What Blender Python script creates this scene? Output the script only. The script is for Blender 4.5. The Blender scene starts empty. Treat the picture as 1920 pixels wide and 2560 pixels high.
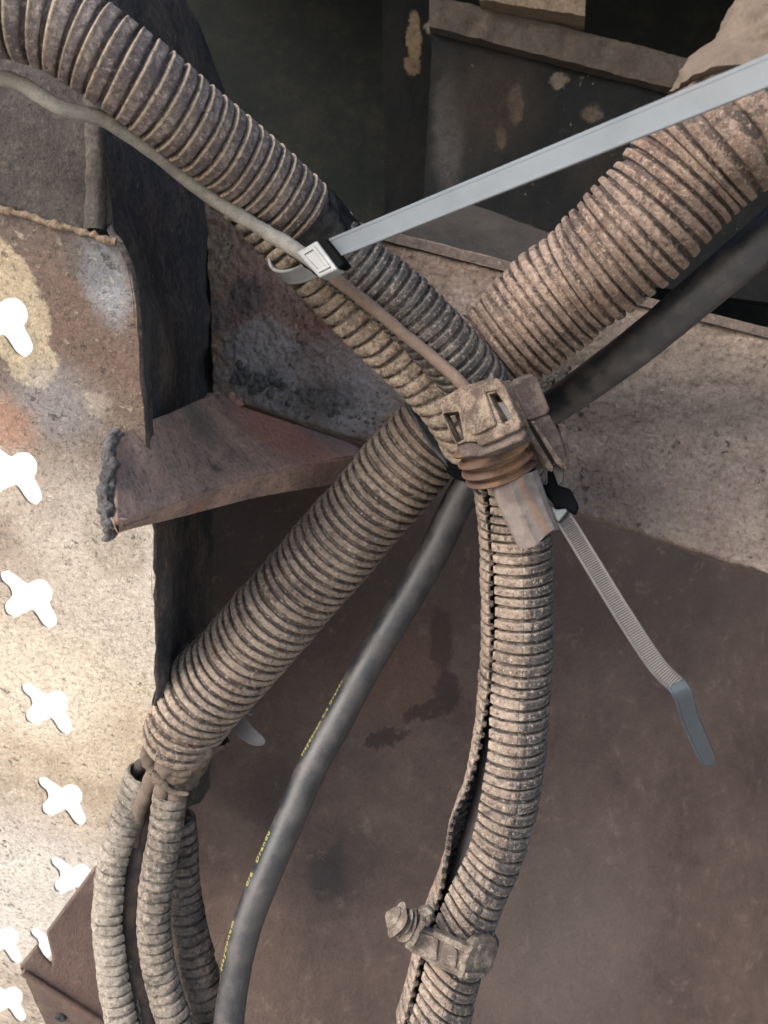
import bpy, math, random
import numpy as np
from mathutils import Vector, Matrix, noise as mnoise
from mathutils.geometry import tessellate_polygon
random.seed(7); rng = np.random.default_rng(7)
C = bpy.context.scene.collection
R = math.radians
F = 2400.0; CH = 0.6          # focal length in photo pixels; camera height in metres

# ------------------------------------------------ camera, world, sun, exposure
cam_d = bpy.data.cameras.new('camera'); cam = bpy.data.objects.new('camera', cam_d); C.objects.link(cam)
cam.location = (0, 0, CH); cam.rotation_euler = (R(90), 0, 0)
cam_d.sensor_fit = 'VERTICAL'; cam_d.sensor_height = 36; cam_d.lens = 36*F/2560
cam_d.clip_start = 0.01; cam_d.clip_end = 400
cam_d.dof.use_dof = True; cam_d.dof.focus_distance = 0.355; cam_d.dof.aperture_fstop = 26
bpy.context.scene.camera = cam
SC = bpy.context.scene
SUN = Vector((-0.62, -0.58, 0.53)).normalized()
w = bpy.data.worlds.new('World'); SC.world = w; w.use_nodes = True
sky = w.node_tree.nodes.new('ShaderNodeTexSky'); sky.sky_type = 'NISHITA'; sky.sun_disc = False
sky.sun_elevation = math.asin(SUN.z); sky.sun_rotation = math.atan2(SUN.x, SUN.y)
sky.dust_density = 2.0
bg = w.node_tree.nodes['Background']; bg.inputs[1].default_value = 0.15
w.node_tree.links.new(sky.outputs[0], bg.inputs[0])
sd = bpy.data.lights.new('sun', 'SUN'); sd.energy = 2.0; sd.angle = R(32); sd.color = (1.0, 0.95, 0.90)
so = bpy.data.objects.new('sun', sd); C.objects.link(so); so.location = (-2, -2, 3)
so.rotation_euler = (-SUN).to_track_quat('-Z', 'Y').to_euler()
SC.view_settings.view_transform = 'Standard'; SC.view_settings.look = 'None'
SC.view_settings.exposure = 1.7; SC.view_settings.gamma = 1.0
SC.render.engine = 'CYCLES'; SC.cycles.max_bounces = 8; SC.cycles.diffuse_bounces = 4

# ------------------------------------------------ helpers
def P(x, y, d): return Vector(((x-960)/F*d, d, (1280-y)/F*d+CH))
CAM = Vector((0, 0, CH))
class Plane:
    def __init__(s, *pts):                 # three (x,y,d)
        a, b, c = [P(*p) for p in pts]
        s.o = a; s.n = (b-a).cross(c-a).normalized()
        if s.n.dot(CAM-a) < 0: s.n = -s.n   # towards the camera
    def hit(s, x, y):
        r = P(x, y, 1)-CAM
        return CAM + r*((s.o-CAM).dot(s.n)/r.dot(s.n))
SAT = 0.85
GAIN = 0.62          # dust and plastic are darker than a lit photo shows them
def lin(c):
    f = lambda v: (v/255/12.92) if v/255 <= .04045 else ((v/255+.055)/1.055)**2.4
    q = [f(v)*GAIN for v in c[:3]]; l = .3*q[0]+.55*q[1]+.15*q[2]
    return tuple(min(.85, l+(v-l)*SAT) for v in q)+(1,)
def tag(o, label=None, cat=None, group=None, kind=None):
    for k, v in (('label', label), ('category', cat), ('group', group), ('kind', kind)):
        if v: o[k] = v
    return o
def thing(name, label, cat, base, group=None):
    o = bpy.data.objects.new(name, None); C.objects.link(o); o.location = base
    o.empty_display_size = .01
    return tag(o, label, cat, group)
def world_of(o):
    v = Vector(o.location)
    while o.parent: o = o.parent; v += Vector(o.location)
    return v
def mesh(name, verts, faces, mat, parent=None, smooth=True, attr=None, base=None, sharp=None):
    """verts in world coordinates; the object's origin is its parent's (or base)"""
    if parent is not None: b = world_of(parent); loc = Vector((0, 0, 0))
    else: b = Vector(base) if base is not None else Vector((0, 0, 0)); loc = b
    V = np.array([tuple(v) for v in verts], dtype=float)-np.array(b)
    me = bpy.data.meshes.new(name); me.from_pydata(V.tolist(), [], [tuple(int(i) for i in f) for f in faces])
    me.validate(); 
    o = bpy.data.objects.new(name, me); C.objects.link(o); o.parent = parent; o.location = loc
    me.materials.append(mat)
    if attr is not None:
        a = me.color_attributes.new('mk', 'FLOAT_COLOR', 'POINT')
        a.data.foreach_set('color', np.array(attr, dtype=np.float32).ravel())
    if smooth:
        me.polygons.foreach_set('use_smooth', [True]*len(me.polygons))
        if sharp: me.set_sharp_from_angle(angle=R(sharp))
    me.update()
    return o
def spline(pts, n=40):
    p = [Vector(q) for q in pts]; p = [p[0]*2-p[1]]+p+[p[-1]*2-p[-2]]; out = []
    for i in range(1, len(p)-2):
        for k in range(n):
            t = k/n; a, b, c, d = p[i-1:i+3]
            out.append(.5*((2*b)+(c-a)*t+(2*a-5*b+4*c-d)*t*t+(3*b-a-3*c+d)*t**3))
    out.append(p[-2]); return np.array([tuple(v) for v in out])
class Path:
    def __init__(s, pts, world=False):
        s.c = spline(pts if world else [P(*q) for q in pts])
        d = np.linalg.norm(np.diff(s.c, axis=0), axis=1); s.s = np.concatenate([[0], np.cumsum(d)]); s.L = s.s[-1]
        t = np.gradient(s.c, axis=0); s.t = t/np.linalg.norm(t, axis=1)[:, None]
    def at(s, u):
        c = np.array([np.interp(u, s.s, s.c[:, i]) for i in range(3)]).T
        t = np.array([np.interp(u, s.s, s.t[:, i]) for i in range(3)]).T
        t /= np.linalg.norm(t, axis=-1)[..., None]
        over = (u-np.clip(u, 0, s.L))[..., None]
        return c+t*over, t
    def frame(s, u, front=(0, -1, 0)):
        c, t = s.at(u); f = np.array(front, float)
        v = f-t*(t@f)[..., None]; v /= np.linalg.norm(v, axis=-1)[..., None]
        b = np.cross(t, v)
        return c, t, v, b
def trap(g, wl, b, h1=1.0, dome=0.0, n=3):
    """corrugation profile (u,h,edge): groove width g, wall wl, bevel b"""
    q = [(0, 0, 0), (g, 0, 0), (g+wl*.5, .45, .5), (g+wl, .88, 1), (g+wl+b, h1, .8)]
    a0, a1 = g+wl+b, 1-wl-b
    for i in range(1, n+1):
        u = i/(n+1); q.append((a0+(a1-a0)*u, h1+dome*math.sin(math.pi*u), 0))
    q += [(a1, h1, .8), (1-wl, .88, 1), (1-wl*.5, .45, .5)]
    return q
def conduit(name, parent, path, rad, pitch, depth, prof, mat, seg=72, th=.0007, slit=None, tilt=.12, wob=.02,
            s0=0, s1=None, radf=None, theta_open=None, lift=None, seam=None, squash=None, base=None, front=(0, -1, 0), seed=1, shear=None, mud=1.0):
    r_ = np.random.default_rng(seed)
    s1 = s1 or path.L; K = max(1, int((s1-s0)/pitch)); npf = len(prof)
    S = []; H = []; E = []; K_ = []
    js = r_.normal(0, .05, K+1)*pitch
    for k in range(K):
        for (u, h, e) in prof:
            S.append(s0+(k+u)*pitch+js[k]*(1-u)+js[k+1]*u); H.append(h*(1+0)); E.append(e); K_.append(k)
    S = np.array(S); H = np.array(H); E = np.array(E); K_ = np.array(K_); M = len(S)
    rr = rad-depth*(1-H)
    # 2-D normals of the profile give the inner wall
    ds = np.gradient(S); dr = np.gradient(rr); L = np.hypot(ds, dr)+1e-9
    S_in = S+dr/L*th; r_in = rr-ds/L*th
    amp = r_.normal(0, tilt, K+1)*pitch; ph = r_.uniform(0, 6.28, K+1)
    a1 = r_.normal(0, wob, K+1); p1 = r_.uniform(0, 6.28, K+1)
    closed = slit is None; ph0 = r_.uniform(0, 6.28, 4)
    verts = []; at = []
    def ring(s, r, k, h, e, inner):
        c, t, v, b = [x[0] for x in path.frame(np.array([s]), front)]
        f = (s-s0)/(s1-s0)
        if closed: ang = np.arange(seg)/seg*2*math.pi
        else:
            thc, gap = slit[0], slit[1](f)
            ang = thc+gap+np.arange(seg)/(seg-1)*(2*math.pi-2*gap)
        R_ = r*(radf(f) if radf else 1)*(1+a1[k]*np.cos(ang-p1[k])*.5+wob*.4*np.sin(2*ang+p1[k]*2))
        if lift and not closed:
            q = (np.arange(seg)/(seg-1)); R_ = R_+lift(f)*rad*np.clip((.2-q)/.2, 0, 1)**2
        if seam is not None:
            dd = (ang-seam+math.pi) % (2*math.pi)-math.pi
            R_ = R_-depth*.25*np.exp(-(dd/.03)**2)+depth*.10*(dd > 0)*h
        px_ = c[0]+np.cos(ang)*r; py_ = c[1]; pz_ = c[2]+np.sin(ang)*r
        w1 = np.sin(310*px_+ph0[0])*np.sin(270*pz_+ph0[1])+.6*np.sin(720*px_+500*pz_+ph0[2])+.4*np.sin(1500*pz_-900*px_+ph0[3])
        R_ = R_+.00016*w1*min(1, mud+.1)+(1-h)*depth*.55*np.clip(w1-.35, 0, 1)*(0 if inner else 1)*mud
        off = amp[k]*np.cos(ang-ph[k])+pitch*.03*w1*mud
        if shear:
            sa, sb = shear(f); off = off+rad*(sa*np.cos(ang)+sb*np.sin(ang))
        sx, sy = squash(f) if squash else (1, 1)
        pts = c+t*off[:, None]+v*(np.cos(ang)*R_*sx)[:, None]+b*(np.sin(ang)*R_*sy)[:, None]
        verts.extend(pts.tolist()); at.extend([[h, e, (a % (2*math.pi))/(2*math.pi), f] for a in ang])
    for i in range(M): ring(S[i], rr[i], K_[i], H[i], E[i], False)
    for i in range(M): ring(S_in[i], r_in[i], K_[i], 0.0, 0, True)
    faces = []; n = seg if closed else seg-1; O = M*seg
    for i in range(M-1):
        for j in range(n):
            k = (j+1) % seg
            faces.append((i*seg+j, i*seg+k, (i+1)*seg+k, (i+1)*seg+j))
            faces.append((O+i*seg+k, O+i*seg+j, O+(i+1)*seg+j, O+(i+1)*seg+k))
    for i, fl in ((0, 0), (M-1, 1)):
        for j in range(n):
            k = (j+1) % seg; q = (i*seg+k, i*seg+j, O+i*seg+j, O+i*seg+k); faces.append(q[::-1] if fl else q)
    if not closed:
        for i in range(M-1):
            faces.append((i*seg, (i+1)*seg, O+(i+1)*seg, O+i*seg))
            j = seg-1; faces.append(((i+1)*seg+j, i*seg+j, O+i*seg+j, O+(i+1)*seg+j))
    return mesh(name, verts, faces, mat, parent, attr=at, base=base, sharp=50)
def tube(name, parent, path, rad, mat, seg=40, step=.002, radf=None, s0=0, s1=None, base=None, wrinkle=0, wsc=300, cap=True, front=(0, -1, 0), squash=None, bias=0):
    s1 = s1 or path.L; M = max(3, int((s1-s0)/step)); S = np.linspace(s0, s1, M)
    c, t, v, b = path.frame(S, front); ang = np.arange(seg)/seg*2*math.pi; verts = []; at = []
    for i in range(M):
        f = i/(M-1); r = rad*(radf(f) if radf else 1); sx, sy = squash(f) if squash else (1, 1)
        for a in ang:
            p = Vector(c[i]+(v[i]*math.cos(a)*sx+b[i]*math.sin(a)*sy)*r)
            if wrinkle:
                nn = mnoise.fractal(p*wsc, 1, 2, 4)
                p = Vector(c[i]+(v[i]*math.cos(a)*sx+b[i]*math.sin(a)*sy)*(r+wrinkle*nn)+t[i]*(bias*r*math.sin(a)))
            verts.append(p); at.append([1, 0, a/(2*math.pi), f])
    faces = [(i*seg+j, i*seg+(j+1) % seg, (i+1)*seg+(j+1) % seg, (i+1)*seg+j) for i in range(M-1) for j in range(seg)]
    if cap: faces += [tuple(range(seg))[::-1], tuple((M-1)*seg+j for j in range(seg))]
    return mesh(name, verts, faces, mat, parent, attr=at, base=base, sharp=60)
def ribbon(name, parent, pts, width, thick, wdir, mat, base=None, teeth=None, widf=None, step=.0006, s0=0, s1=None, closed=False, crown=.25, flat=False):
    """a strap swept along pts (world); wdir(i)->width direction"""
    path = Path(pts, True); s1 = s1 or path.L; M = max(4, int((s1-s0)/step)); S = np.linspace(s0, s1, M)
    c, t = path.at(S)
    prof = [(-.5, -.35), (-.5, .35), (-.46, .5), (-.36, .5), (-.32, .38), (-.2, .38), (0, .38), (.2, .38), (.32, .38), (.36, .5), (.46, .5), (.5, .35), (.5, -.35), (.44, -.5), (0, -.5), (-.44, -.5)]
    if flat: prof = [(-.5, -.35), (-.5, .38), (-.47, .5), (-.36, .5), (-.34, .42), (0, .42), (.34, .42), (.36, .5), (.47, .5), (.5, .38), (.5, -.3), (.44, -.5), (0, -.5), (-.44, -.5)]
    verts = []; n = len(prof)
    for i in range(M):
        f = i/(M-1); wd = Vector(wdir(f)); T = Vector(t[i]); wd = (wd-T*wd.dot(T)).normalized(); N = wd.cross(T).normalized()
        if N.dot(CAM-Vector(c[i])) < 0: N = -N
        W = width*(widf(f) if widf else 1); k = 0; e = 0
        if teeth and teeth[0] < f < teeth[1]:
            q = (S[i]/teeth[2]) % 1.0; k = q*.55; e = .02*(q > .5)
        for (a, h) in prof:
            hh = h
            if abs(a) < .33 and h > 0: hh = h+k*.5-.12 if teeth else h
            aa = a*(1-e*2) if a < 0 else a
            verts.append(Vector(c[i])+wd*(aa*W)+N*(hh*thick))
    m = M if closed else M-1
    faces = [(i*n+j, i*n+(j+1) % n, ((i+1) % M)*n+(j+1) % n, ((i+1) % M)*n+j) for i in range(m) for j in range(n)]
    if not closed: faces += [tuple(range(n))[::-1], tuple((M-1)*n+j for j in range(n))]
    return mesh(name, verts, faces, mat, parent, base=base, sharp=35)
def prism(name, parent, outer, holes, direction, mat, base=None, bevel=.0006, smooth=False, bseg=2, rough=0):
    """outer/holes: world points on a plane; extruded along 'direction'"""
    loops = [[Vector(p) for p in outer]]+[[Vector(p) for p in h] for h in holes]
    tris = tessellate_polygon(loops); flat = [p for l in loops for p in l]; n = len(flat); D = Vector(direction)
    V = flat+[p+D for p in flat]; faces = []
    for t in tris: faces.append(tuple(t)); faces.append(tuple(i+n for i in t)[::-1])
    o = 0
    for l in loops:
        m = len(l)
        for i in range(m): j = (i+1) % m; faces.append((o+i, o+j, o+j+n, o+i+n))
        o += m
    ob = mesh(name, V, faces, mat, parent, smooth=False, base=base)
    import bmesh
    bm = bmesh.new(); bm.from_mesh(ob.data)
    bmesh.ops.recalc_face_normals(bm, faces=bm.faces)
    bmesh.ops.dissolve_limit(bm, angle_limit=R(1), verts=bm.verts, edges=bm.edges, delimit=set()) if not holes else None
    bm.to_mesh(ob.data); bm.free()
    if bevel:
        b = ob.modifiers.new('bevel', 'BEVEL'); b.width = bevel; b.segments = bseg; b.limit_method = 'ANGLE'; b.angle_limit = R(30)
    return ob
def sheet(name, parent, P0, ux, uy, nx, ny, mat, disp=None, thick=.003, base=None, inside=None, smooth=True):
    """dense grid P0 + u*ux + v*uy (callable or vectors) with displacement, given a thickness away from the camera"""
    verts = []; idx = {}; faces = []
    n = ux.cross(uy).normalized()
    if n.dot(CAM-P0) < 0: n = -n
    for j in range(ny+1):
        for i in range(nx+1):
            p = P0+ux*(i/nx)+uy*(j/ny)
            verts.append(p+n*(disp(p) if disp else 0))
    m = len(verts)
    verts += [v-n*thick for v in verts[:m]]
    g = lambda i, j: j*(nx+1)+i
    for j in range(ny):
        for i in range(nx):
            q = (g(i, j), g(i+1, j), g(i+1, j+1), g(i, j+1)); faces.append(q); faces.append(tuple(a+m for a in q)[::-1])
    for i in range(nx):
        for j, s in ((0, 1), (ny, 0)):
            q = (g(i, j), g(i, j)+m, g(i+1, j)+m, g(i+1, j)); faces.append(q if s else q[::-1])
    for j in range(ny):
        for i, s in ((0, 0), (nx, 1)):
            q = (g(i, j), g(i, j)+m, g(i, j+1)+m, g(i, j+1)); faces.append(q if s else q[::-1])
    ob = mesh(name, verts, faces, mat, parent, smooth=smooth, base=base, sharp=45)
    return ob
def bilin(name, parent, c00, c10, c11, c01, nx, ny, mat, disp=None, thick=.004, base=None, extra=None):
    """dense bilinear patch c00(top left) c10(top right) c11(bottom right) c01(bottom left), thick plate"""
    n = (c10-c00).cross(c01-c00).normalized()
    if n.dot(CAM-c00) < 0: n = -n
    verts = []
    for j in range(ny+1):
        for i in range(nx+1):
            u, v = i/nx, j/ny
            p = (c00*(1-u)+c10*u)*(1-v)+(c01*(1-u)+c11*u)*v
            verts.append(p+n*(disp(p, u, v) if disp else 0)+(extra(p, u, v) if extra else Vector()))
    m = len(verts); verts += [v-n*thick for v in verts[:m]]
    g = lambda i, j: j*(nx+1)+i; faces = []
    for j in range(ny):
        for i in range(nx):
            q = (g(i, j), g(i, j+1), g(i+1, j+1), g(i+1, j)); faces.append(q); faces.append(tuple(a+m for a in q)[::-1])
    for i in range(nx):
        q = (g(i, 0), g(i+1, 0), g(i+1, 0)+m, g(i, 0)+m); faces.append(q)
        q = (g(i, ny), g(i+1, ny), g(i+1, ny)+m, g(i, ny)+m); faces.append(q[::-1])
    for j in range(ny):
        q = (g(0, j), g(0, j+1), g(0, j+1)+m, g(0, j)+m); faces.append(q[::-1])
        q = (g(nx, j), g(nx, j+1), g(nx, j+1)+m, g(nx, j)+m); faces.append(q)
    ob = mesh(name, verts, faces, mat, parent, base=base, sharp=45)
    import bmesh
    bm = bmesh.new(); bm.from_mesh(ob.data); bmesh.ops.recalc_face_normals(bm, faces=bm.faces); bm.to_mesh(ob.data); bm.free()
    return ob
def fnz(p, s, o=4): return mnoise.fractal(Vector(p)*s, 1.0, 2.0, o)

# ------------------------------------------------ materials
class Mat:
    def __init__(s, name):
        s.m = bpy.data.materials.new(name); s.m.use_nodes = True; s.nt = s.m.node_tree
        s.b = s.nt.nodes['Principled BSDF']; s.pos = s.n('ShaderNodeNewGeometry').outputs['Position']
    def n(s, t, **kw):
        nd = s.nt.nodes.new(t)
        for k, v in kw.items(): setattr(nd, k, v)
        return nd
    def put(s, sock, v):
        if isinstance(v, bpy.types.NodeSocket): s.nt.links.new(v, sock)
        else: sock.default_value = v
    def noise(s, sc, det=5, rough=.6, co=None, dist=0.0, seed=0.0):
        nd = s.n('ShaderNodeTexNoise'); nd.noise_dimensions = '4D'
        s.put(nd.inputs['Vector'], co or s.pos); nd.inputs['Scale'].default_value = sc; nd.inputs['Detail'].default_value = det
        nd.inputs['Roughness'].default_value = rough; nd.inputs['Distortion'].default_value = dist; nd.inputs['W'].default_value = seed
        return nd.outputs['Fac']
    def vor(s, sc, feat='F1', co=None, out='Distance', rnd=1.0):
        nd = s.n('ShaderNodeTexVoronoi'); nd.feature = feat; s.put(nd.inputs['Vector'], co or s.pos); nd.inputs['Scale'].default_value = sc
        nd.inputs['Randomness'].default_value = rnd
        return nd.outputs[out]
    def math(s, op, a, b=0.0, c=0.0, clamp=False):
        nd = s.n('ShaderNodeMath', operation=op, use_clamp=clamp); s.put(nd.inputs[0], a); s.put(nd.inputs[1], b); s.put(nd.inputs[2], c)
        return nd.outputs[0]
    def sm(s, x, a, b):
        nd = s.n('ShaderNodeMapRange', interpolation_type='SMOOTHSTEP'); s.put(nd.inputs['Value'], x)
        nd.inputs['From Min'].default_value = a; nd.inputs['From Max'].default_value = b
        return nd.outputs[0]
    def ramp(s, x, stops):
        nd = s.n('ShaderNodeValToRGB'); s.put(nd.inputs[0], x); e = nd.color_ramp.elements
        while len(e) < len(stops): e.new(.5)
        for i, (p, c) in enumerate(stops): e[i].position = p; e[i].color = c
        return nd.outputs[0]
    def mix(s, f, a, b, mode='MIX'):
        nd = s.n('ShaderNodeMix', data_type='RGBA', blend_type=mode); s.put(nd.inputs[0], f); s.put(nd.inputs[6], a); s.put(nd.inputs[7], b)
        return nd.outputs[2]
    def attr(s):
        nd = s.n('ShaderNodeAttribute', attribute_name='mk'); sp = s.n('ShaderNodeSeparateColor'); s.nt.links.new(nd.outputs['Color'], sp.inputs[0])
        return sp.outputs[0], sp.outputs[1], sp.outputs[2], nd.outputs['Alpha']
    def dpos(s, sc=60, amt=.02):
        """position pushed about by noise, for ragged stain outlines"""
        nd = s.n('ShaderNodeTexNoise'); s.put(nd.inputs['Vector'], s.pos); nd.inputs['Scale'].default_value = sc; nd.inputs['Detail'].default_value = 6
        nd.inputs['Roughness'].default_value = .7
        a = s.n('ShaderNodeVectorMath', operation='SUBTRACT'); s.put(a.inputs[0], nd.outputs['Color']); a.inputs[1].default_value = (.5, .5, .5)
        b = s.n('ShaderNodeVectorMath', operation='MULTIPLY_ADD'); s.put(b.inputs[0], a.outputs[0]); b.inputs[1].default_value = (amt,)*3; s.put(b.inputs[2], s.pos)
        return b.outputs[0]
    def blob(s, co, c, rad, soft=.3, stretch=(1, 1, 1)):
        a = s.n('ShaderNodeVectorMath', operation='SUBTRACT'); s.put(a.inputs[0], co); a.inputs[1].default_value = tuple(c)
        b = s.n('ShaderNodeVectorMath', operation='MULTIPLY'); s.put(b.inputs[0], a.outputs[0]); b.inputs[1].default_value = stretch
        l = s.n('ShaderNodeVectorMath', operation='LENGTH'); s.put(l.inputs[0], b.outputs[0])
        return s.sm(l.outputs['Value'], rad*(1+soft), rad*(1-soft))
    def bump(s, h, dist, strength=1.0, prev=None):
        nd = s.n('ShaderNodeBump'); s.put(nd.inputs['Height'], h); nd.inputs['Distance'].default_value = dist; nd.inputs['Strength'].default_value = strength
        if prev is not None: s.put(nd.inputs['Normal'], prev)
        return nd.outputs[0]
    def out(s, col, rough, normal=None, spec=.4, metal=0.0):
        s.put(s.b.inputs['Base Color'], col); s.put(s.b.inputs['Roughness'], rough); s.put(s.b.inputs['Specular IOR Level'], spec)
        s.put(s.b.inputs['Metallic'], metal)
        if normal is not None: s.put(s.b.inputs['Normal'], normal)
        return s.m

def mat_conduit(name, plastic, dust, dust2, cover=.5, groove=.15, edge=.6, edgecol=None, rust=0.0, side=None, seed=0.0, fine=1.0):
    """ribbed plastic under road dust; cover 0..1, 'side' = (angle01, width, amount) part of the circumference wiped clean"""
    m = Mat(name); h, e, a, f = m.attr()
    n1 = m.noise(110, 4, .6, seed=seed); n2 = m.noise(520, 6, .7, seed=seed+3); n3 = m.noise(2200, 4, .6, seed=seed+5)
    k = m.math('ADD', m.math('MULTIPLY', n1, .5), m.math('MULTIPLY', n2, .5))
    k = m.math('ADD', k, m.math('MULTIPLY', m.math('SUBTRACT', 1, h), groove))
    if side:
        d = m.math('ABSOLUTE', m.math('SUBTRACT', m.math('FRACT', m.math('ADD', m.math('SUBTRACT', a, side[0]), .5)), .5))
        k = m.math('SUBTRACT', k, m.math('MULTIPLY', m.sm(d, side[1]*1.5, side[1]*.6), side[2]))
    t = .75-.5*cover; fac = m.sm(k, t-.07, t+.07)
    base = m.mix(m.sm(n2, .35, .65), lin(plastic), tuple(x*.6 for x in lin(plastic)[:3])+(1,))
    dc = m.mix(m.sm(n2, .38, .62), lin(dust), lin(dust2))
    dc = m.mix(m.sm(m.noise(45, 3, .5, seed=seed+9), .4, .65), dc, tuple(x*.72 for x in lin(dust)[:3])+(1,))
    col = m.mix(fac, base, dc)
    cake = m.sm(m.noise(38, 6, .7, seed=seed+60, dist=.6), .52, .60); col = m.mix(m.math('MULTIPLY', cake, .55), col, dc)
    col = m.mix(m.math('MULTIPLY', m.sm(m.noise(26, 5, .65, seed=seed+70), .55, .64), .45), col, tuple_mul(m, col, .55))
    if rust: col = m.mix(m.math('MULTIPLY', m.sm(m.noise(70, 5, .65, seed=seed+12), .5, .68), rust), col, lin((150, 96, 66)))
    ec = lin(edgecol or dust2); ef = m.math('MULTIPLY', m.math('MULTIPLY', e, edge), m.sm(n2, .3, .55))
    col = m.mix(ef, col, ec)
    crumbs = m.math('MULTIPLY', m.sm(m.vor(900*fine), .32, .16), m.sm(n1, .42, .6))
    col = m.mix(m.math('MULTIPLY', crumbs, .7), col, tuple(min(1, x*1.35) for x in lin(dust2)[:3])+(1,))
    fl = m.noise(620, 5, .75, seed=seed+40); col = m.mix(m.math('MULTIPLY', m.sm(fl, .54, .63), .75), col, tuple(min(1, x*1.5) for x in lin(dust2)[:3])+(1,))
    col = m.mix(m.math('MULTIPLY', m.sm(fl, .46, .37), .75), col, tuple(x*.55 for x in lin(plastic)[:3])+(1,))
    pits = m.math('MULTIPLY', m.sm(m.vor(700), .22, .1), m.sm(n1, .55, .42))
    col = m.mix(m.math('MULTIPLY', pits, .7), col, tuple(x*.5 for x in lin(plastic)[:3])+(1,))
    hh = m.math('ADD', m.math('MULTIPLY', fac, m.math('ADD', .35, n2)), m.math('ADD', m.math('MULTIPLY', n3, .35), m.math('MULTIPLY', crumbs, .6)))
    return m.out(col, m.math('ADD', .62, m.math('MULTIPLY', fac, .3)), m.bump(hh, .00035, .9), spec=.3)

def mat_rust(name, stops, blobs=(), sc=55, spec=.3, speck=None, speckamt=.5, bump=.0006, rough=.85, pit=0.0, seed=0.0, fine=1.0, dist=(60, .02), chips=None, plane=None, grit=1.0):
    """corroded painted steel. stops: ramp colours; blobs: (x,y,d,radius,colour,amount[,soft,stretch])"""
    m = Mat(name)
    n1 = m.noise(sc, 8, .68, seed=seed); n2 = m.noise(sc*6*fine, 7, .72, seed=seed+2, dist=.4); n3 = m.noise(1900*fine, 4, .6, seed=seed+4)
    k = m.math('ADD', m.math('MULTIPLY', n1, .62), m.math('MULTIPLY', n2, .38))
    col = m.ramp(k, [(p, lin(c)) for p, c in stops])
    co = m.dpos(*dist)
    for b in blobs:
        x, y, d, r, c, amt = b[:6]; soft = b[6] if len(b) > 6 else .3; st = b[7] if len(b) > 7 else (1, 1, 1)
        wgt = m.blob(co, plane.hit(x, y) if plane else P(x, y, d), r, soft, st)
        tex = m.mix(m.sm(n2, .35, .65), lin(c), tuple(q*.7 for q in lin(c)[:3])+(1,))
        col = m.mix(m.math('MULTIPLY', wgt, amt), col, tex)
    if speck: col = m.mix(m.math('MULTIPLY', m.sm(n2, .56, .66), speckamt), col, lin(speck))
    if chips:
        v = m.math('MULTIPLY', m.sm(m.noise(chips[0], 6, .72, seed=seed+33), chips[1], chips[1]+.03), m.sm(m.noise(22, 3, .6, seed=seed+31), .46, .56))
        col = m.mix(v, col, lin(chips[2]))
    h = m.math('ADD', n2, m.math('MULTIPLY', n3, .35))
    if pit:
        pv = m.math('MULTIPLY', m.sm(m.vor(230, co=m.dpos(500, .007)), .30, .10), m.sm(m.noise(45, 6, .7, seed=seed+20), .53, .62))
        col = m.mix(m.math('MULTIPLY', pv, .75*pit), col, (.02, .016, .014, 1))
        h = m.math('SUBTRACT', h, m.math('MULTIPLY', pv, 1.3))
    f5 = m.noise(560*fine, 6, .78, seed=seed+50); col = m.mix(m.math('MULTIPLY', m.sm(f5, .48, .38), .75*grit), col, tuple_mul(m, col, .38))
    col = m.mix(m.math('MULTIPLY', m.sm(f5, .54, .63), .6*grit), col, tuple_mul(m, col, 1.6)); h = m.math('ADD', h, m.math('MULTIPLY', f5, .8))
    col = m.mix(m.math('MULTIPLY', m.sm(n3, .3, .7), .25), tuple_mul(m, col, .82), col)
    nrm = m.bump(h, bump, 1.0)
    nrm = m.bump(n1, bump*2.5, .7, nrm)
    return m.out(col, rough, nrm, spec=spec)
def tuple_mul(m, col, k): return m.mix(1.0, col, (k, k, k, 1), 'MULTIPLY')
def mat_plain(name, c, rough=.5, spec=.5, dust=None, dustamt=.4, bump=.00015, sc=200, trans=0.0, sss=0.0, mott=.4):
    m = Mat(name); n1 = m.noise(sc, 6, .65); n2 = m.noise(1500, 4, .6)
    col = m.mix(m.sm(n1, .35, .65), lin(c), tuple(q*.8 for q in lin(c)[:3])+(1,))
    rg = rough
    if dust:
        fac = m.math('MULTIPLY', m.sm(m.math('ADD', m.math('MULTIPLY', n1, .7), m.math('MULTIPLY', n2, .3)), .42, .62), dustamt)
        col = m.mix(fac, col, lin(dust)); rg = m.math('ADD', rough, m.math('MULTIPLY', fac, .3))
    if dust and mott:
        f5 = m.noise(520, 6, .78); col = m.mix(m.math('MULTIPLY', m.sm(f5, .47, .37), mott), col, tuple_mul(m, col, .45))
        col = m.mix(m.math('MULTIPLY', m.sm(f5, .55, .66), mott), col, tuple_mul(m, col, 1.45)); n1 = m.math('ADD', n1, m.math('MULTIPLY', f5, .5))
    if trans: m.put(m.b.inputs['Transmission Weight'], trans)
    if sss: m.put(m.b.inputs['Subsurface Weight'], sss); m.b.inputs['Subsurface Radius'].default_value = (.002, .002, .002)
    return m.out(col, rg, m.bump(m.math('ADD', n1, m.math('MULTIPLY', n2, .4)), bump, .8), spec=spec)

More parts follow.
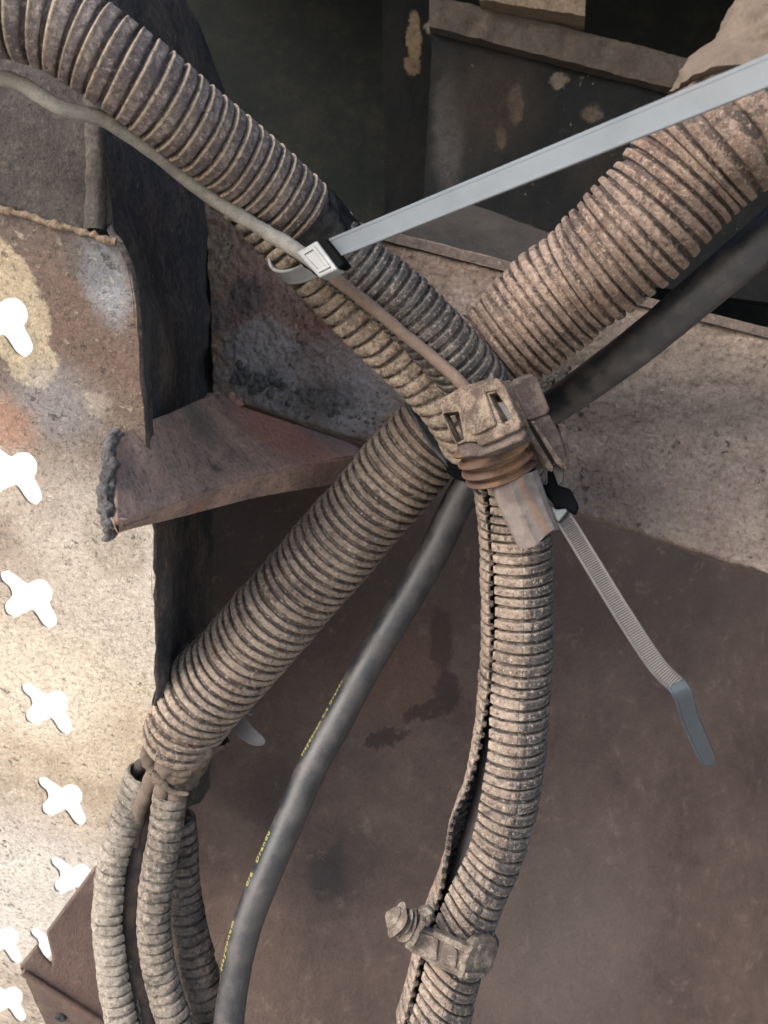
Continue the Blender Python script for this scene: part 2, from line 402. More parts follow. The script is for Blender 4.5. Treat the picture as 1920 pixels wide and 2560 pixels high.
# ================================================= SETTING
GAIN = 1.15
m_ground = mat_rust('sunlit_dry_ground', [(.3, (196, 184, 166)), (.5, (214, 204, 188)), (.7, (228, 220, 206))], sc=3, bump=.003)
ys = [-120, -20, 0, 1.5]+[1.5+.25*i for i in range(1, 30)]+[12, 30, 120]; xs = [-120, -30]+[-12+.5*i for i in range(0, 49)]+[30, 120]
def gz(x, y):
    k = min(1, max(0, (y-2)/5)); return 3.2*k*k*(3-2*k)+(.03*fnz((x, y, 0), .8) if abs(x) < 15 and 0 < y < 12 else 0)  # added bank: ground raised ahead so the plate holes show white
gv = [(x, y, gz(x, y)) for y in ys for x in xs]; nx_ = len(xs)
g = mesh('ground', gv, [(j*nx_+i, j*nx_+i+1, (j+1)*nx_+i+1, (j+1)*nx_+i) for j in range(len(ys)-1) for i in range(nx_-1)], m_ground)
tag(g, 'pale dry ground and an added bank glaring in daylight beyond the perforated plate', kind='structure')

GAIN = 0.33
# ---- dark rear wall of the underbody (encloses the recess)
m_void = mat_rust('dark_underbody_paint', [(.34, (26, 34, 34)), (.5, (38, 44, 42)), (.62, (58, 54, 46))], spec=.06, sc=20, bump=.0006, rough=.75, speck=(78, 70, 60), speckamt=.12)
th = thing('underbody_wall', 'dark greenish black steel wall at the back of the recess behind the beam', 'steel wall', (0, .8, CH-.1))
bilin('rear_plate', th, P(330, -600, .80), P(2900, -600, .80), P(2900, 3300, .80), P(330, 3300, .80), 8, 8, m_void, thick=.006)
bilin('added_shade_roof', th, Vector((-.20, .8, CH+.50)), Vector((.75, .8, CH+.50)), Vector((.75, .30, CH+.50)), Vector((-.20, .30, CH+.50)), 6, 6, m_void, thick=.006)  # added unseen roof that keeps sky light out of the recess
bilin('added_shade_side', th, Vector((.62, .8, CH+.50)), Vector((.62, .25, CH+.50)), Vector((.62, .25, CH-.5)), Vector((.62, .8, CH-.5)), 6, 6, m_void, thick=.006)  # added unseen wall closing the right side against sky light

# ---- perforated plate at the left
O = P(0, 790, .30); D = Vector((-.108, .568, -.816)).normalized(); Lx = Vector((.97, -.22, 0)); Lx = (Lx-D*Lx.dot(D)).normalized()
PN = Lx.cross(D).normalized(); PN = PN if PN.dot(CAM-O) > 0 else -PN
PL = Plane((0, 790, .30), (0, 790, .30), (0, 790, .30)) if False else None
class PP:
    o = O; n = PN
    @staticmethod
    def hit(x, y):
        r = P(x, y, 1)-CAM
        return CAM+r*((O-CAM).dot(PN)/r.dot(PN))
out_px = [(-260, 440), (0, 520), (120, 556), (240, 590), (300, 608), (330, 690), (344, 800), (352, 950), (366, 1110), (380, 1260), (384, 1420), (387, 1600), (386, 1740), (364, 1840), (350, 2050), (330, 2300), (300, 2800), (-500, 2800), (-500, 1500)]
pj = [PP.hit(x, y) for x, y in out_px]
# ragged outline
ro = []
for i, a in enumerate(pj):
    b = pj[(i+1) % len(pj)]; n = max(1, int((b-a).length/.004))
    for k in range(n):
        p = a.lerp(b, k/n); ro.append(p+Lx*(fnz(p, 160, 3)*.0012))
HSH = [(10, 228), (32, 220), (75, 250), (118, 278), (150, 264), (185, 262), (212, 292), (212, 328), (202, 352), (226, 402), (233, 432), (215, 452), (193, 440), (160, 392), (130, 372), (92, 386), (60, 402), (34, 390), (30, 365), (52, 338), (60, 318), (48, 280), (16, 250)]
def cross_hole(cx, cy, k):
    """rounded four-armed perforation punched in the plate; k scales it"""
    hs = HSH+HSH[:2]; of = []
    for i in range(1, len(hs)-0):
        if i > len(HSH): break
        (x0, y0), (x, y), (x2, y2) = HSH[(i-1) % len(HSH)], HSH[i % len(HSH)], HSH[(i+1) % len(HSH)]
        dx, dy = x2-x0, y2-y0; L = math.hypot(dx, dy); of.append((125+(x+dy/L*12-125)*.93, 328+(y-dx/L*12-328)*.93))
    q = spline([((x-125)*.5787*k, (y-328)*.5787*k, 0) for x, y in of+of[:1]], 3)[:-1]
    return [PP.hit(cx+x, cy+y) for x, y, z in q]
holes = []
for t in range(0, 6):
    k = 1.06*(1.218/(1+.109*t))
    holes.append(cross_hole((-2, 30, 72, 118, 156, 183)[t], (800, 1180, 1495, 1768, 2000, 2196)[t], k*random.uniform(.97, 1.03)))
holes.append(cross_hole(126, 2368, .74))
holes += [cross_hole(2, 2352, .8), cross_hole(14, 2500, .78), cross_hole(-70, 2170, .86), cross_hole(-110, 1900, .92)]
GAIN = .84
m_perf = mat_rust('dusty_corroded_plate', [(.32, (104, 90, 82)), (.42, (140, 124, 112)), (.48, (168, 150, 134)), (.54, (188, 176, 162)), (.60, (176, 152, 124)), (.72, (212, 202, 188))],
    blobs=[(338, 640, .285, .007, (44, 42, 44), .85, .6, (1, 1, .35)), (352, 800, .285, .007, (44, 42, 44), .85, .6, (1, 1, .3)), (366, 960, .285, .006, (50, 46, 46), .8, .6, (1, 1, .3)), (150, 640, .285, .058, (104, 88, 82), .95, .35), (60, 560, .28, .04, (108, 92, 84), .9, .35), (290, 920, .29, .040, (112, 92, 80), .9, .4), (230, 860, .29, .030, (118, 94, 80), .8, .4), (230, 1120, .31, .022, (128, 112, 98), .8, .6),  # wide dark upper blobs: brown stain plus dimmer light put into colour
           (20, 790, .30, .0150, (186, 168, 138), .95, .06), (80, 905, .305, .009, (190, 172, 138), .95, .08), (10, 690, .29, .009, (188, 168, 136), .9, .1),
           (262, 690, .280, .010, (158, 162, 170), .85, .5, (1.5, 1, .6)), (240, 640, .28, .010, (90, 90, 92), .6, .5),
           (140, 1010, .33, .014, (150, 146, 150), .6, .6), (245, 1010, .35, .004, (190, 176, 158), .4, .5), (20, 1060, .31, .010, (172, 122, 96), .7, .5),
           (300, 1480, .41, .030, (206, 198, 184), .7, .4, (1, 1, .35)), (285, 1360, .40, .012, (168, 156, 140), .8, .2, (1, 1, .5)),
           (200, 1850, .40, .055, (226, 206, 172), .45, .6), (60, 1700, .36, .035, (236, 222, 200), .7, .4), (80, 2250, .43, .06, (236, 230, 222), .75, .5), (180, 1500, .34, .035, (206, 188, 168), .4, .6)],  # pale lower blobs: stains plus the brighter light painted in
    sc=48, plane=PP, speck=(206, 192, 166), speckamt=.35, bump=.0009, pit=.6, dist=(70, .012))
th = thing('perforated_plate', 'dusty beige brown steel plate with cross shaped holes down the left side', 'steel plate', O+D*.1)
prism('plate', th, ro, holes, -PN*.0012, m_perf, bevel=.0003)
# folded edge at the plate's right, extended back as an added side-light blocker
edge = [P(250, -400, .33), P(254, 0, .325), P(258, 300, .32), P(262, 440, .318), P(266, 530, .312), P(276, 580, .295)]+[PP.hit(x, y) for x, y in [(300, 612), (330, 690), (344, 800), (352, 950), (366, 1110), (380, 1260), (384, 1420), (387, 1600), (386, 1740), (364, 1840), (350, 2050)]]
edge = [Vector(q) for q in spline([tuple(e) for e in edge], 4)]
V = []; fc = []; NB = 14; XB = (500-960)/2400*.46
for i, e in enumerate(edge):
    for k in range(NB+1):
        q = k/NB
        if k <= 10:
            f = (k/10)**1.7; d = e.y+(.455-e.y)*f; x = e.x+(XB-e.x)*(f**.62)
        else: d = .455+(.81-.455)*((k-10)/4); x = XB
        bump = .003*fnz((x*1.0, d, e.z), 45, 4)*min(1, k/2)
        V.append(Vector((x+bump, d-bump, e.z))-PN*.0004)
for i in range(len(edge)-1):
    for k in range(NB): fc.append((i*(NB+1)+k, i*(NB+1)+k+1, (i+1)*(NB+1)+k+1, (i+1)*(NB+1)+k))
GAIN = 1.35
m_smear = mat_rust('smeared_brown_steel', [(.34, (40, 44, 48)), (.46, (54, 54, 56)), (.56, (78, 70, 66)), (.68, (112, 96, 84))], sc=40, spec=.1, speck=(120, 102, 88), speckamt=.35, bump=.0014)
m_darkedge = mat_rust('sooty_dark_steel', [(.35, (34, 38, 42)), (.5, (48, 48, 52)), (.65, (68, 62, 60))], sc=60, spec=.1, bump=.0008, speck=(104, 86, 74), speckamt=.4)
o = mesh('folded_edge', V, fc, m_smear, th); md = o.modifiers.new('s', 'SOLIDIFY'); md.thickness = .002; md.offset = 0

GAIN = .62
# ---- upper gusset plate in the top left corner
GU = Plane((0, 520, .291), (240, 585, .300), (230, 300, .310))
m_gus = mat_rust('dark_brown_dirty_steel', [(.3, (52, 46, 44)), (.45, (76, 68, 62)), (.58, (98, 88, 78)), (.75, (120, 106, 92))], sc=60, bump=.0008, speck=(150, 136, 118), speckamt=.25, pit=.3,
    blobs=[(215, 500, .32, .008, (96, 92, 88), .7, .5), (240, 440, .325, .006, (46, 40, 38), .8, .5, (2, 1, .4))])
th = thing('gusset_plate', 'dark brown dirty steel plate in the top left corner under the grey wire', 'steel plate', GU.hit(120, 560))
gp = [GU.hit(x, y) for x, y in [(-250, 455), (0, 516), (60, 528), (120, 552), (180, 600), (262, 650), (290, 600), (272, 430), (262, 150), (262, -150), (-250, -150)]]
prism('plate', th, gp, [], -GU.n*.004, m_gus, bevel=.001)
rib = Path([tuple(q) for q in [GU.hit(236, 585)+GU.n*.0005, GU.hit(240, 440), GU.hit(236, 280), GU.hit(232, 60)]], True)
tube('folded_corner', th, rib, .0032, m_gus, wrinkle=.0005, wsc=250)
bead = Path([tuple(PP.hit(x, y)+PN*.0002) for x, y in [(-120, 484), (0, 520), (60, 538), (120, 556), (180, 573), (240, 590), (290, 606)]], True)
m_bead = mat_rust('tan_crusty_seam', [(.35, (110, 88, 70)), (.6, (150, 126, 100))], sc=150, bump=.0006)
tube('seam_bead', th, bead, .0010, m_bead, wrinkle=.0008, wsc=500, step=.0006, seg=14)
SAT = 1.05
GAIN = .62
# ---- brown inner panel filling the lower right
PB = Plane((50, 2420, .44), (250, 2150, .457), (1700, 1500, .61))
m_panel = mat_rust('brown_dusty_painted_panel', [(.32, (78, 62, 55)), (.45, (100, 82, 74)), (.56, (114, 95, 85)), (.70, (136, 116, 103))],
    blobs=[(1105, 1610, .62, .008, (38, 30, 30), .75, .2, (1.3, 1, .35)), (1120, 1740, .61, .0085, (38, 30, 30), .75, .2, (1, 1, .8)), (1060, 1790, .61, .008, (38, 30, 30), .75, .2, (.6, 1, 1.6)), (970, 1838, .6, .008, (40, 32, 32), .7, .2, (.5, 1, 1.8)), (700, 1990, .6, .02, (52, 46, 48), .6, .6), (820, 2190, .6, .012, (44, 40, 42), .7, .5), (700, 1400, .6, .08, (54, 48, 48), .6, .7, (1, 1, 1.5)), (1500, 1420, .6, .10, (62, 54, 52), .5, .7, (.6, 1, 1.8)),  # the wide upper dark blobs paint in the beam's shadow
           (620, 1600, .55, .03, (112, 74, 62), .3, .7), (1000, 1650, .6, .03, (118, 82, 66), .45, .6), (230, 2420, .45, .02, (126, 96, 88), .5, .6), (830, 2180, .53, .02, (62, 56, 58), .5, .7),
           (1400, 2380, .55, .06, (138, 126, 118), .4, .8)],  # pale lower-right blob is brighter light put into the colour
    sc=20, plane=PB, grit=.45, speck=(170, 152, 136), speckamt=.22, bump=.0009, rough=.75, fine=.8, dist=(40, .035), spec=.4)
th = thing('inner_panel', 'large brown dusty steel panel behind the hanging conduits', 'steel panel', PB.hit(1000, 2500))
pp = [(48, 2418), (94, 2362), (110, 2390), (129, 2410), (131, 2396), (123, 2360), (116, 2332), (250, 2148), (385, 1968), (385, 1000), (2300, 800), (2300, 2060), (2300, 3000), (560, 3000), (560, 2720), (300, 2575)]
prism('panel', th, [PB.hit(x, y) for x, y in pp], [], -PB.n*.003, m_panel, bevel=.0012)
# folded lower face with raised rib and bolt
a, b_, c_, d_ = PB.hit(50, 2422), PB.hit(560, 2722), PB.hit(560, 3000)+Vector((0, .05, 0)), PB.hit(80, 2800)+Vector((0, .045, 0))
o = bilin('lower_fold', th, a, b_, c_, d_, 30, 20, m_panel, thick=.003, disp=lambda p, u, v: .0006*fnz(p, 120)); tag(o, 'folded lower edge of the panel')
rb = Path([tuple(PB.hit(x, y)+PB.n*.0016) for x, y in [(56, 2428), (110, 2462), (170, 2500), (250, 2550), (420, 2650)]], True)
tube('raised_rib', th, rb, .0015, m_panel, seg=16)
bc = a.lerp(b_, .13).lerp(d_.lerp(c_, .1), .34)
fn = (b_-a).cross(d_-a).normalized(); fn = fn if fn.dot(CAM-a) > 0 else -fn
def disc(name, parent, c, n, r, h, mat, seg=20, r2=None, hole=0):
    n = Vector(n).normalized(); u = n.orthogonal().normalized(); v = n.cross(u); r2 = r if r2 is None else r2
    V = [c+(u*math.cos(i/seg*6.28318)+v*math.sin(i/seg*6.28318))*rr+n*hh for rr, hh in ((r, 0), (r, h*.7), (r*.9, h), (r2*.3 if hole else r2*.5, h), (r2*.28 if hole else .0001, h*.2 if hole else h*1.05)) for i in range(seg)]
    fc = [(k*seg+i, k*seg+(i+1) % seg, (k+1)*seg+(i+1) % seg, (k+1)*seg+i) for k in range(4) for i in range(seg)]
    return mesh(name, V, fc, mat, parent, sharp=40)
disc('bolt', th, bc, fn, .0028, .0014, m_darkedge, hole=1)

SAT = .85
GAIN = .36
# ---- upper rear box frame with paint chips
BF = Plane((1090, 60, .62), (1780, 230, .60), (1060, 560, .62))
m_frame = mat_rust('black_painted_frame', [(.35, (20, 26, 28)), (.55, (32, 34, 34)), (.72, (54, 46, 40))], plane=BF, chips=(150, .625, (170, 150, 128)), sc=30, spec=.06, bump=.0006, rough=.6,
    blobs=[(1255, 160, .62, .006, (150, 124, 100), .0), (1290, 260, .62, .010, (140, 118, 98), .9, .2, (2.2, 1, .8)), (1250, 340, .62, .008, (128, 110, 88), .7, .3, (2.5, 1, 1)), (1475, 160, .62, .0035, (160, 130, 118), .9, .2),
           (1395, 200, .62, .005, (140, 124, 106), .8, .3), (1480, 285, .62, .007, (110, 96, 80), .8, .3, (1, 1, 1.6)), (1120, 330, .62, .022, (92, 88, 86), .8, .5, (2.4, 1, .6)), (1230, 250, .62, .03, (64, 54, 46), .8, .6), (1500, 420, .62, .02, (58, 52, 46), .6, .6)], dist=(120, .012))
m_ledge = mat_rust('brown_dirty_ledge', [(.3, (62, 52, 44)), (.5, (92, 78, 66)), (.7, (118, 102, 88))], sc=50, bump=.0008, speck=(142, 126, 108), speckamt=.3)
th = thing('frame_box', 'black painted rear frame with chipped paint and brown dusty ledge at the top', 'steel frame', BF.hit(1300, 600))
def q4(pl, pts): return [pl.hit(*p) for p in pts]
a = q4(BF, [(1085, 30), (2100, 280), (2100, 780), (1050, 640)])
bilin('face', th, a[0], a[1], a[2], a[3], 120, 60, m_frame, thick=.01, disp=lambda p, u, v: .0012*fnz(p, 30))
def off(pl, pts, o): return [pl.hit(*p)+pl.n*o for p in pts]
a = off(BF, [(1075, 0), (2100, 260), (2100, 345), (1075, 82)], .008)
bilin('ledge', th, a[0], a[1], a[2], a[3], 140, 16, m_ledge, thick=.03, disp=lambda p, u, v: .0022*fnz(p, 70))
BL = Plane((1060, 500, .58), (1400, 640, .54), (1060, 700, .50))
bilin('bottom_sheet', th, BL.hit(1000, 575), BL.hit(1130, 490), BL.hit(1520, 640), BL.hit(1420, 790), 50, 40, mat_rust('dull_brown_sheet', [(.35, (56, 50, 48)), (.6, (86, 78, 72))], sc=40), thick=.004, disp=lambda p, u, v: .001*fnz(p, 50))
LP = Plane((1250, 0, .60), (1480, 40, .59), (1250, 60, .60))
th = thing('chipped_block', 'beige crusty block on the ledge at the very top', 'block', LP.hit(1370, 60))
a = off(LP, [(1200, -60), (1465, -15), (1462, 48), (1200, 8)], .004)
bilin('body', th, a[0], a[1], a[2], a[3], 40, 12, mat_rust('beige_crusty_paint', [(.35, (132, 108, 84)), (.6, (172, 148, 118))], sc=90), thick=.02, disp=lambda p, u, v: .002*fnz(p, 90))
th = thing('rear_post', 'dark upright post with beige paint scars left of the rear frame', 'steel post', P(1010, 640, .66))
m_post = mat_rust('dark_scarred_post', [(.35, (24, 28, 30)), (.6, (36, 36, 36)), (.75, (50, 44, 40))], sc=25, spec=.06, bump=.0006,
    blobs=[(1035, 90, .66, .0095, (150, 128, 98), .95, .12, (1.9, 1, .55)), (1030, 165, .66, .006, (132, 110, 86), .95, .15), (1085, 70, .66, .006, (150, 136, 116), .9, .2, (1, 1, 1))], dist=(130, .010))
bilin('web', th, P(955, -250, .66), P(1088, -250, .66), P(1082, 620, .66), P(962, 620, .66), 24, 60, m_post, thick=.03, disp=lambda p, u, v: .0008*fnz(p, 50))

GAIN = .44
# ---- main beam
BM = Plane((505, 490, .47), (530, 985, .47), (1920, 1100, .385))
def beam_disp(p, u, v):
    e = min(u, v, 1-v)
    return .0016*fnz(p, 55, 5)+.0009*fnz(p, 260, 4)-.003*max(0, 1-v/.03)*0
m_beam = mat_rust('corroded_beam_steel', [(.34, (104, 86, 80)), (.43, (140, 118, 108)), (.50, (166, 146, 134)), (.57, (186, 166, 152)), (.70, (208, 190, 172))],
    blobs=[(720, 690, .46, .040, (206, 158, 132), .85, .4, (.8, 1, 1)), (860, 850, .45, .022, (180, 122, 98), .8, .5), (900, 620, .45, .03, (134, 108, 92), .6, .4),  # left-end stain colours lightened to make up for the shade falling there
           (620, 740, .46, .010, (120, 110, 110), .7, .35), (540, 600, .47, .013, (206, 174, 144), .9, .12, (1.6, 1, .5)), (545, 900, .47, .012, (206, 172, 138), .85, .2, (1.6, 1, .7)), (545, 800, .47, .008, (150, 134, 124), .7, .3),
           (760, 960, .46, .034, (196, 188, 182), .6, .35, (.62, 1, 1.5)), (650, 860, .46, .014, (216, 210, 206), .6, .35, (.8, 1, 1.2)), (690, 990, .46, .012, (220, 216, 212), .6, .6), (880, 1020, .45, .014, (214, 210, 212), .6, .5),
           (600, 950, .46, .005, (190, 184, 178), .8, .4), (800, 1000, .45, .011, (60, 56, 54), .5, .7, (.5, 1, 1.4)),
           (1180, 660, .43, .020, (168, 140, 114), .5, .5, (.5, 1, 1.5)), (1340, 700, .42, .02, (120, 98, 88), .5, .5),
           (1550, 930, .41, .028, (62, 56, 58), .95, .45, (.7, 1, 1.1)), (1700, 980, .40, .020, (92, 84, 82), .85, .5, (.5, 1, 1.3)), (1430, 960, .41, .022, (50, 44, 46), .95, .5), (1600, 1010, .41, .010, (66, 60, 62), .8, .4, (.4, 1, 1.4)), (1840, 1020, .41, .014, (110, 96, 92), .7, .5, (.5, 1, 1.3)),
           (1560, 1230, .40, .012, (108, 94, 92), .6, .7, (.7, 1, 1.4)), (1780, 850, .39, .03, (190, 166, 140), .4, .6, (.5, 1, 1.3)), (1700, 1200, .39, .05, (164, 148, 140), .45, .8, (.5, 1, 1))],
    sc=60, plane=BM, speck=(196, 178, 156), speckamt=.38, bump=.0010, pit=.9, dist=(60, .016))
th = thing('steel_beam', 'thick rusty brown steel beam running behind the tied conduits', 'steel beam', BM.hit(1200, 1200))
c = [BM.hit(504, 452), BM.hit(2080, 860), BM.hit(2080, 1492), BM.hit(531, 985)]
def beam_edge(p, u, v):
    k = max(0, 1-v/.025)**2+max(0, 1-(1-v)/.02)**2; kk = max(0, 1-u/.006)**2
    return -BM.n*(.0022*k+.0016*kk)+Vector((fnz(p, 120, 4)*.0007*max(0, 1-u/.02), 0, fnz(p+Vector((3, 0, 0)), 110, 4)*.0008*(max(0, 1-(1-v)/.05)+.3*max(0, 1-v/.05))))
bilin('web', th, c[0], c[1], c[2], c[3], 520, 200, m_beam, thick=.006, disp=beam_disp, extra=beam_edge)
# underside flange going back from the bottom edge
dn = Vector((0, .055, .002))
bilin('bottom_flange', th, c[3]+Vector((.001, .001, .0015)), c[2]+Vector((0, .001, .0015)), c[2]+dn, c[3]+dn+Vector((.004, 0, 0)), 200, 14, m_beam, thick=.004, disp=lambda p, u, v: .0008*fnz(p, 140))
a = off(BM, [(775, 532), (2080, 862), (2080, 888), (775, 556)], .0022)
bilin('top_lip', th, a[0], a[1], a[2], a[3], 260, 6, m_ledge if False else mat_rust('lip_steel', [(.35, (92, 78, 72)), (.6, (128, 110, 98))], sc=80, speck=(190, 168, 144), speckamt=.4), thick=.02, disp=lambda p, u, v: .0007*fnz(p, 150))
# crusty weld spatter lumps on the lower left corner of the beam
V = []; fc = []
def lump(c, r, V, fc, nn=7, sq=.6):
    b = len(V)
    for i in range(nn):
        for j in range(nn*2):
            t1 = math.pi*i/(nn-1); p1 = math.pi*j/nn
            d = Vector((math.sin(t1)*math.cos(p1), math.cos(t1)*sq, math.sin(t1)*math.sin(p1)))
            V.append(c+d*r*(1+.5*fnz(c*50+d*1.3, 1.0, 3)))
    for i in range(nn-1):
        for j in range(nn*2):
            k = (j+1) % (nn*2); fc.append((b+i*nn*2+j, b+i*nn*2+k, b+(i+1)*nn*2+k, b+(i+1)*nn*2+j))
for i in range(70):
    u = random.random(); x = 575+u*380+random.uniform(-8, 8); y = 935+u*125+random.gauss(0, 16)
    lump(BM.hit(x, y)+BM.n*.0004, random.uniform(.0006, .0020)*(1.4-u), V, fc)
m_weld = mat_rust('grey_weld_slag', [(.35, (78, 76, 76)), (.5, (120, 118, 118)), (.68, (176, 172, 168))], sc=140, bump=.0008, pit=1)
mesh('weld_spatter', V, fc, m_weld, th)
V = []; fc = []
for i in range(44):
    x = 1395+random.gauss(0, 42); y = 985+random.gauss(0, 26)
    lump(BM.hit(x, y)+BM.n*.0005, random.uniform(.0006, .0018), V, fc)
mesh('slag_crust', V, fc, mat_rust('black_slag', [(.35, (44, 42, 42)), (.6, (92, 88, 84))], sc=160, bump=.0008), th)

# ---- torn bracket tab
rowA = [(290, 1088, .338), (330, 1068, .346), (420, 1034, .364), (545, 985, .405), (600, 1014, .412), (760, 1068, .436), (920, 1122, .458)]
rowB = [(292, 1312, .325), (345, 1292, .333), (440, 1256, .350), (550, 1214, .370), (640, 1188, .387), (770, 1160, .412), (920, 1134, .438)]
rowC = [(266, 1342, .335), (330, 1322, .343), (430, 1298, .358), (560, 1264, .381), (650, 1242, .398), (770, 1222, .420), (925, 1196, .448)]
pa, pb, pc_ = [spline([P(q[0], q[1], .46-(.46-q[2])*1.27) for q in r], 14) for r in (rowA, rowB, rowC)]
nu = len(pa); rows = []
for j in range(41): rows.append([Vector(pa[i]).lerp(Vector(pb[i]), j/40) for i in range(nu)])
for j in range(1, 17): rows.append([Vector(pb[i]).lerp(Vector(pc_[i]), j/16) for i in range(nu)])
gc = P(545, 1130, .350)
V = []
for j, r in enumerate(rows):
    for i, p in enumerate(r):
        q = p+Vector((0, -1, 0))*(.0006*fnz(p, 150, 4))
        d = p-gc; e = Vector((.55, 0, .83)); al = d.x*e.x+d.z*e.z; ac = d.x*e.z-d.z*e.x
        q += Vector((0, 1, 0))*.0035*math.exp(-(al/.0052)**4-(ac/.0022)**2)
        if j < 41: q += Vector((0, 1, 0))*.002*max(0, 1-abs(j-40)/3)**2
        V.append(q)
nr = len(rows); fc = [(j*nu+i, (j+1)*nu+i, (j+1)*nu+i+1, j*nu+i+1) for j in range(nr-1) for i in range(nu-1)]
GAIN = .95
m_tab = mat_rust('rust_red_bracket_steel', [(.34, (84, 70, 66)), (.45, (122, 102, 94)), (.55, (150, 122, 108)), (.68, (170, 138, 120))],
    blobs=[(660, 1090, .41, .022, (176, 112, 84), .7, .5, (.6, 1, 1.3)), (310, 1270, .33, .010, (156, 88, 60), .75, .5), (380, 1262, .343, .006, (160, 104, 76), .8, .5, (.3, 1, 1.6)), (420, 1060, .36, .014, (92, 86, 80), .7, .5, (.5, 1, 1.3)),
           (545, 1130, .350, .0048, (34, 28, 28), .95, .4, (1.1, 1, .7)), (350, 1180, .34, .02, (124, 104, 92), .6, .6)],
    sc=55, bump=.0009, speck=(150, 116, 100), speckamt=.3, dist=(90, .010))
th = thing('bracket_tab', 'rust red bent steel tab with a torn left end below the beam', 'bracket', P(560, 1270, .40))
o = mesh('plate', V, fc, m_tab, th, sharp=50); md = o.modifiers.new('s', 'SOLIDIFY'); md.thickness = .003; md.offset = -1
bd = Path([(296, 1082, .304), (272, 1130, .300), (272, 1190, .296), (262, 1240, .293), (268, 1290, .292), (276, 1342, .298)])
tube('torn_weld', th, bd, .0021, m_weld if False else mat_rust('grey_brown_weld', [(.35, (50, 48, 50)), (.55, (84, 80, 80)), (.7, (140, 134, 130))], sc=120, bump=.0008), wrinkle=.0017, wsc=330, seg=30, step=.0005)
V = []; fc = []
for i in range(16): lump(P(560+random.gauss(0, 20), 1002+random.gauss(0, 8), .398), random.uniform(.001, .0022), V, fc)
mesh('weld_lumps', V, fc, m_tab, th)

GAIN = .32
SAT = .95
# ================================================= CONDUITS
PROF_A = [(0, 0, 0), (.16, 0, 0), (.19, .5, .6), (.22, .9, 1), (.26, 1.0, 1), (.33, .98, .9), (.38, .90, .15), (.55, .90, 0), (.75, .90, 0), (.88, .88, 0), (.93, .8, .1), (.97, .4, 0)]
m_cA = mat_conduit('mauve_grey_conduit', (122, 108, 112), (172, 154, 148), (202, 184, 172), cover=.52, groove=-.05, edge=1.0, edgecol=(236, 210, 178), seed=1)
th = thing('wide_rib_conduit', 'mauve grey wide ribbed conduit sweeping in from the top left corner', 'conduit', P(800, 560, .34))
pA = Path([(-260, -60, .250), (-60, 0, .255), (140, 62, .262), (330, 190, .274), (480, 310, .289), (620, 420, .306), (740, 525, .322), (800, 585, .330)])
conduit('ribbed_sleeve', th, pA, .0129, .0049, .0022, PROF_A, m_cA, seg=96, th=.0008, tilt=.03, wob=.012, seed=3, mud=.3, shear=lambda f: (-.22, 0))

m_dark = mat_conduit('dark_grey_conduit', (68, 66, 66), (138, 124, 114), (166, 150, 136), cover=.38, groove=.05, edge=.55, edgecol=(136, 128, 118), seed=4)
th = thing('dark_rib_conduit', 'dark grey ribbed conduit between the white tie and the dusty clip', 'conduit', P(1200, 930, .338))
pAd = Path([(800, 585, .330), (880, 655, .330), (1000, 752, .330), (1106, 860, .331), (1190, 955, .336), (1235, 1030, .345), (1262, 1110, .355)])
conduit('ribbed_sleeve', th, pAd, .0112, .0038, .0011, trap(.2, .12, .06, dome=.05), m_dark, seed=5, tilt=.05, mud=.4, shear=lambda f: (.35, 0))

m_tan = mat_conduit('tan_dusty_conduit', (120, 106, 98), (172, 152, 134), (198, 178, 156), cover=.60, groove=-.08, edge=.2, rust=.15, seed=7)
th = thing('tan_dusty_conduit', 'tan dusty ribbed conduit with rounded ribs just left of the dark one', 'conduit', P(1080, 1000, .345))
pB = Path([(535, 410, .352), (617, 494, .352), (700, 580, .352), (767, 652, .351), (842, 726, .351), (920, 804, .350), (1008, 888, .350), (1084, 962, .350), (1145, 1040, .352), (1185, 1120, .36)])
conduit('ribbed_sleeve', th, pB, .0114, .0052, .0014, trap(.10, .13, .10, dome=.12), m_tan, seed=8, tilt=.05, shear=lambda f: (.42, 0))

PROF_B = trap(.22, .11, .06, dome=.06)
m_big = mat_conduit('brown_dusty_big_conduit', (88, 74, 70), (156, 130, 114), (190, 166, 148), cover=.66, groove=-.14, edge=.25, rust=.22, seed=11)
th = thing('large_upper_conduit', 'thick brown dusty ribbed conduit rising to the top right corner', 'conduit', P(1270, 900, .36))
pC = Path([(1120, 1010, .375), (1190, 925, .365), (1290, 835, .350), (1400, 738, .333), (1510, 650, .316), (1620, 545, .300), (1730, 420, .285), (1830, 320, .273), (1930, 216, .268), (2030, 112, .264)])
conduit('ribbed_sleeve', th, pC, .0192, .0043, .0017, trap(.20, .11, .07, dome=.03), m_big, s1=pC.L-.013, seg=110, tilt=.06, wob=.015, mud=.12, radf=lambda f: 1+.02*math.sin(f*23)+.012*math.sin(f*51), seed=12, shear=lambda f: (.50, 0))
# tape-wrapped stretch at the top right (behind the tie's tail)
m_wrap = mat_plain('brown_wrinkled_tape', (128, 110, 94), .75, .3, dust=(166, 146, 124), dustamt=.5, bump=.0008, sc=120)
th = thing('taped_hose', 'brown wrinkled taped hose in the top right corner above the tie tail', 'hose', P(1860, 320, .28))
tube('tape_wrap', th, Path([(1915, 215, .268), (1955, 162, .267), (2010, 90, .265), (2085, -40, .264), (2160, -180, .264)]), .0206, m_wrap, wrinkle=.0024, wsc=120, seg=110, step=.0007, bias=.8)
tube('rolled_edge', th, Path([(1712, 258, .262), (1744, 208, .262), (1784, 144, .262), (1836, 62, .262), (1886, -14, .262), (1944, -104, .262)]), .0019, m_wrap, wrinkle=.0004, wsc=200, seg=20)

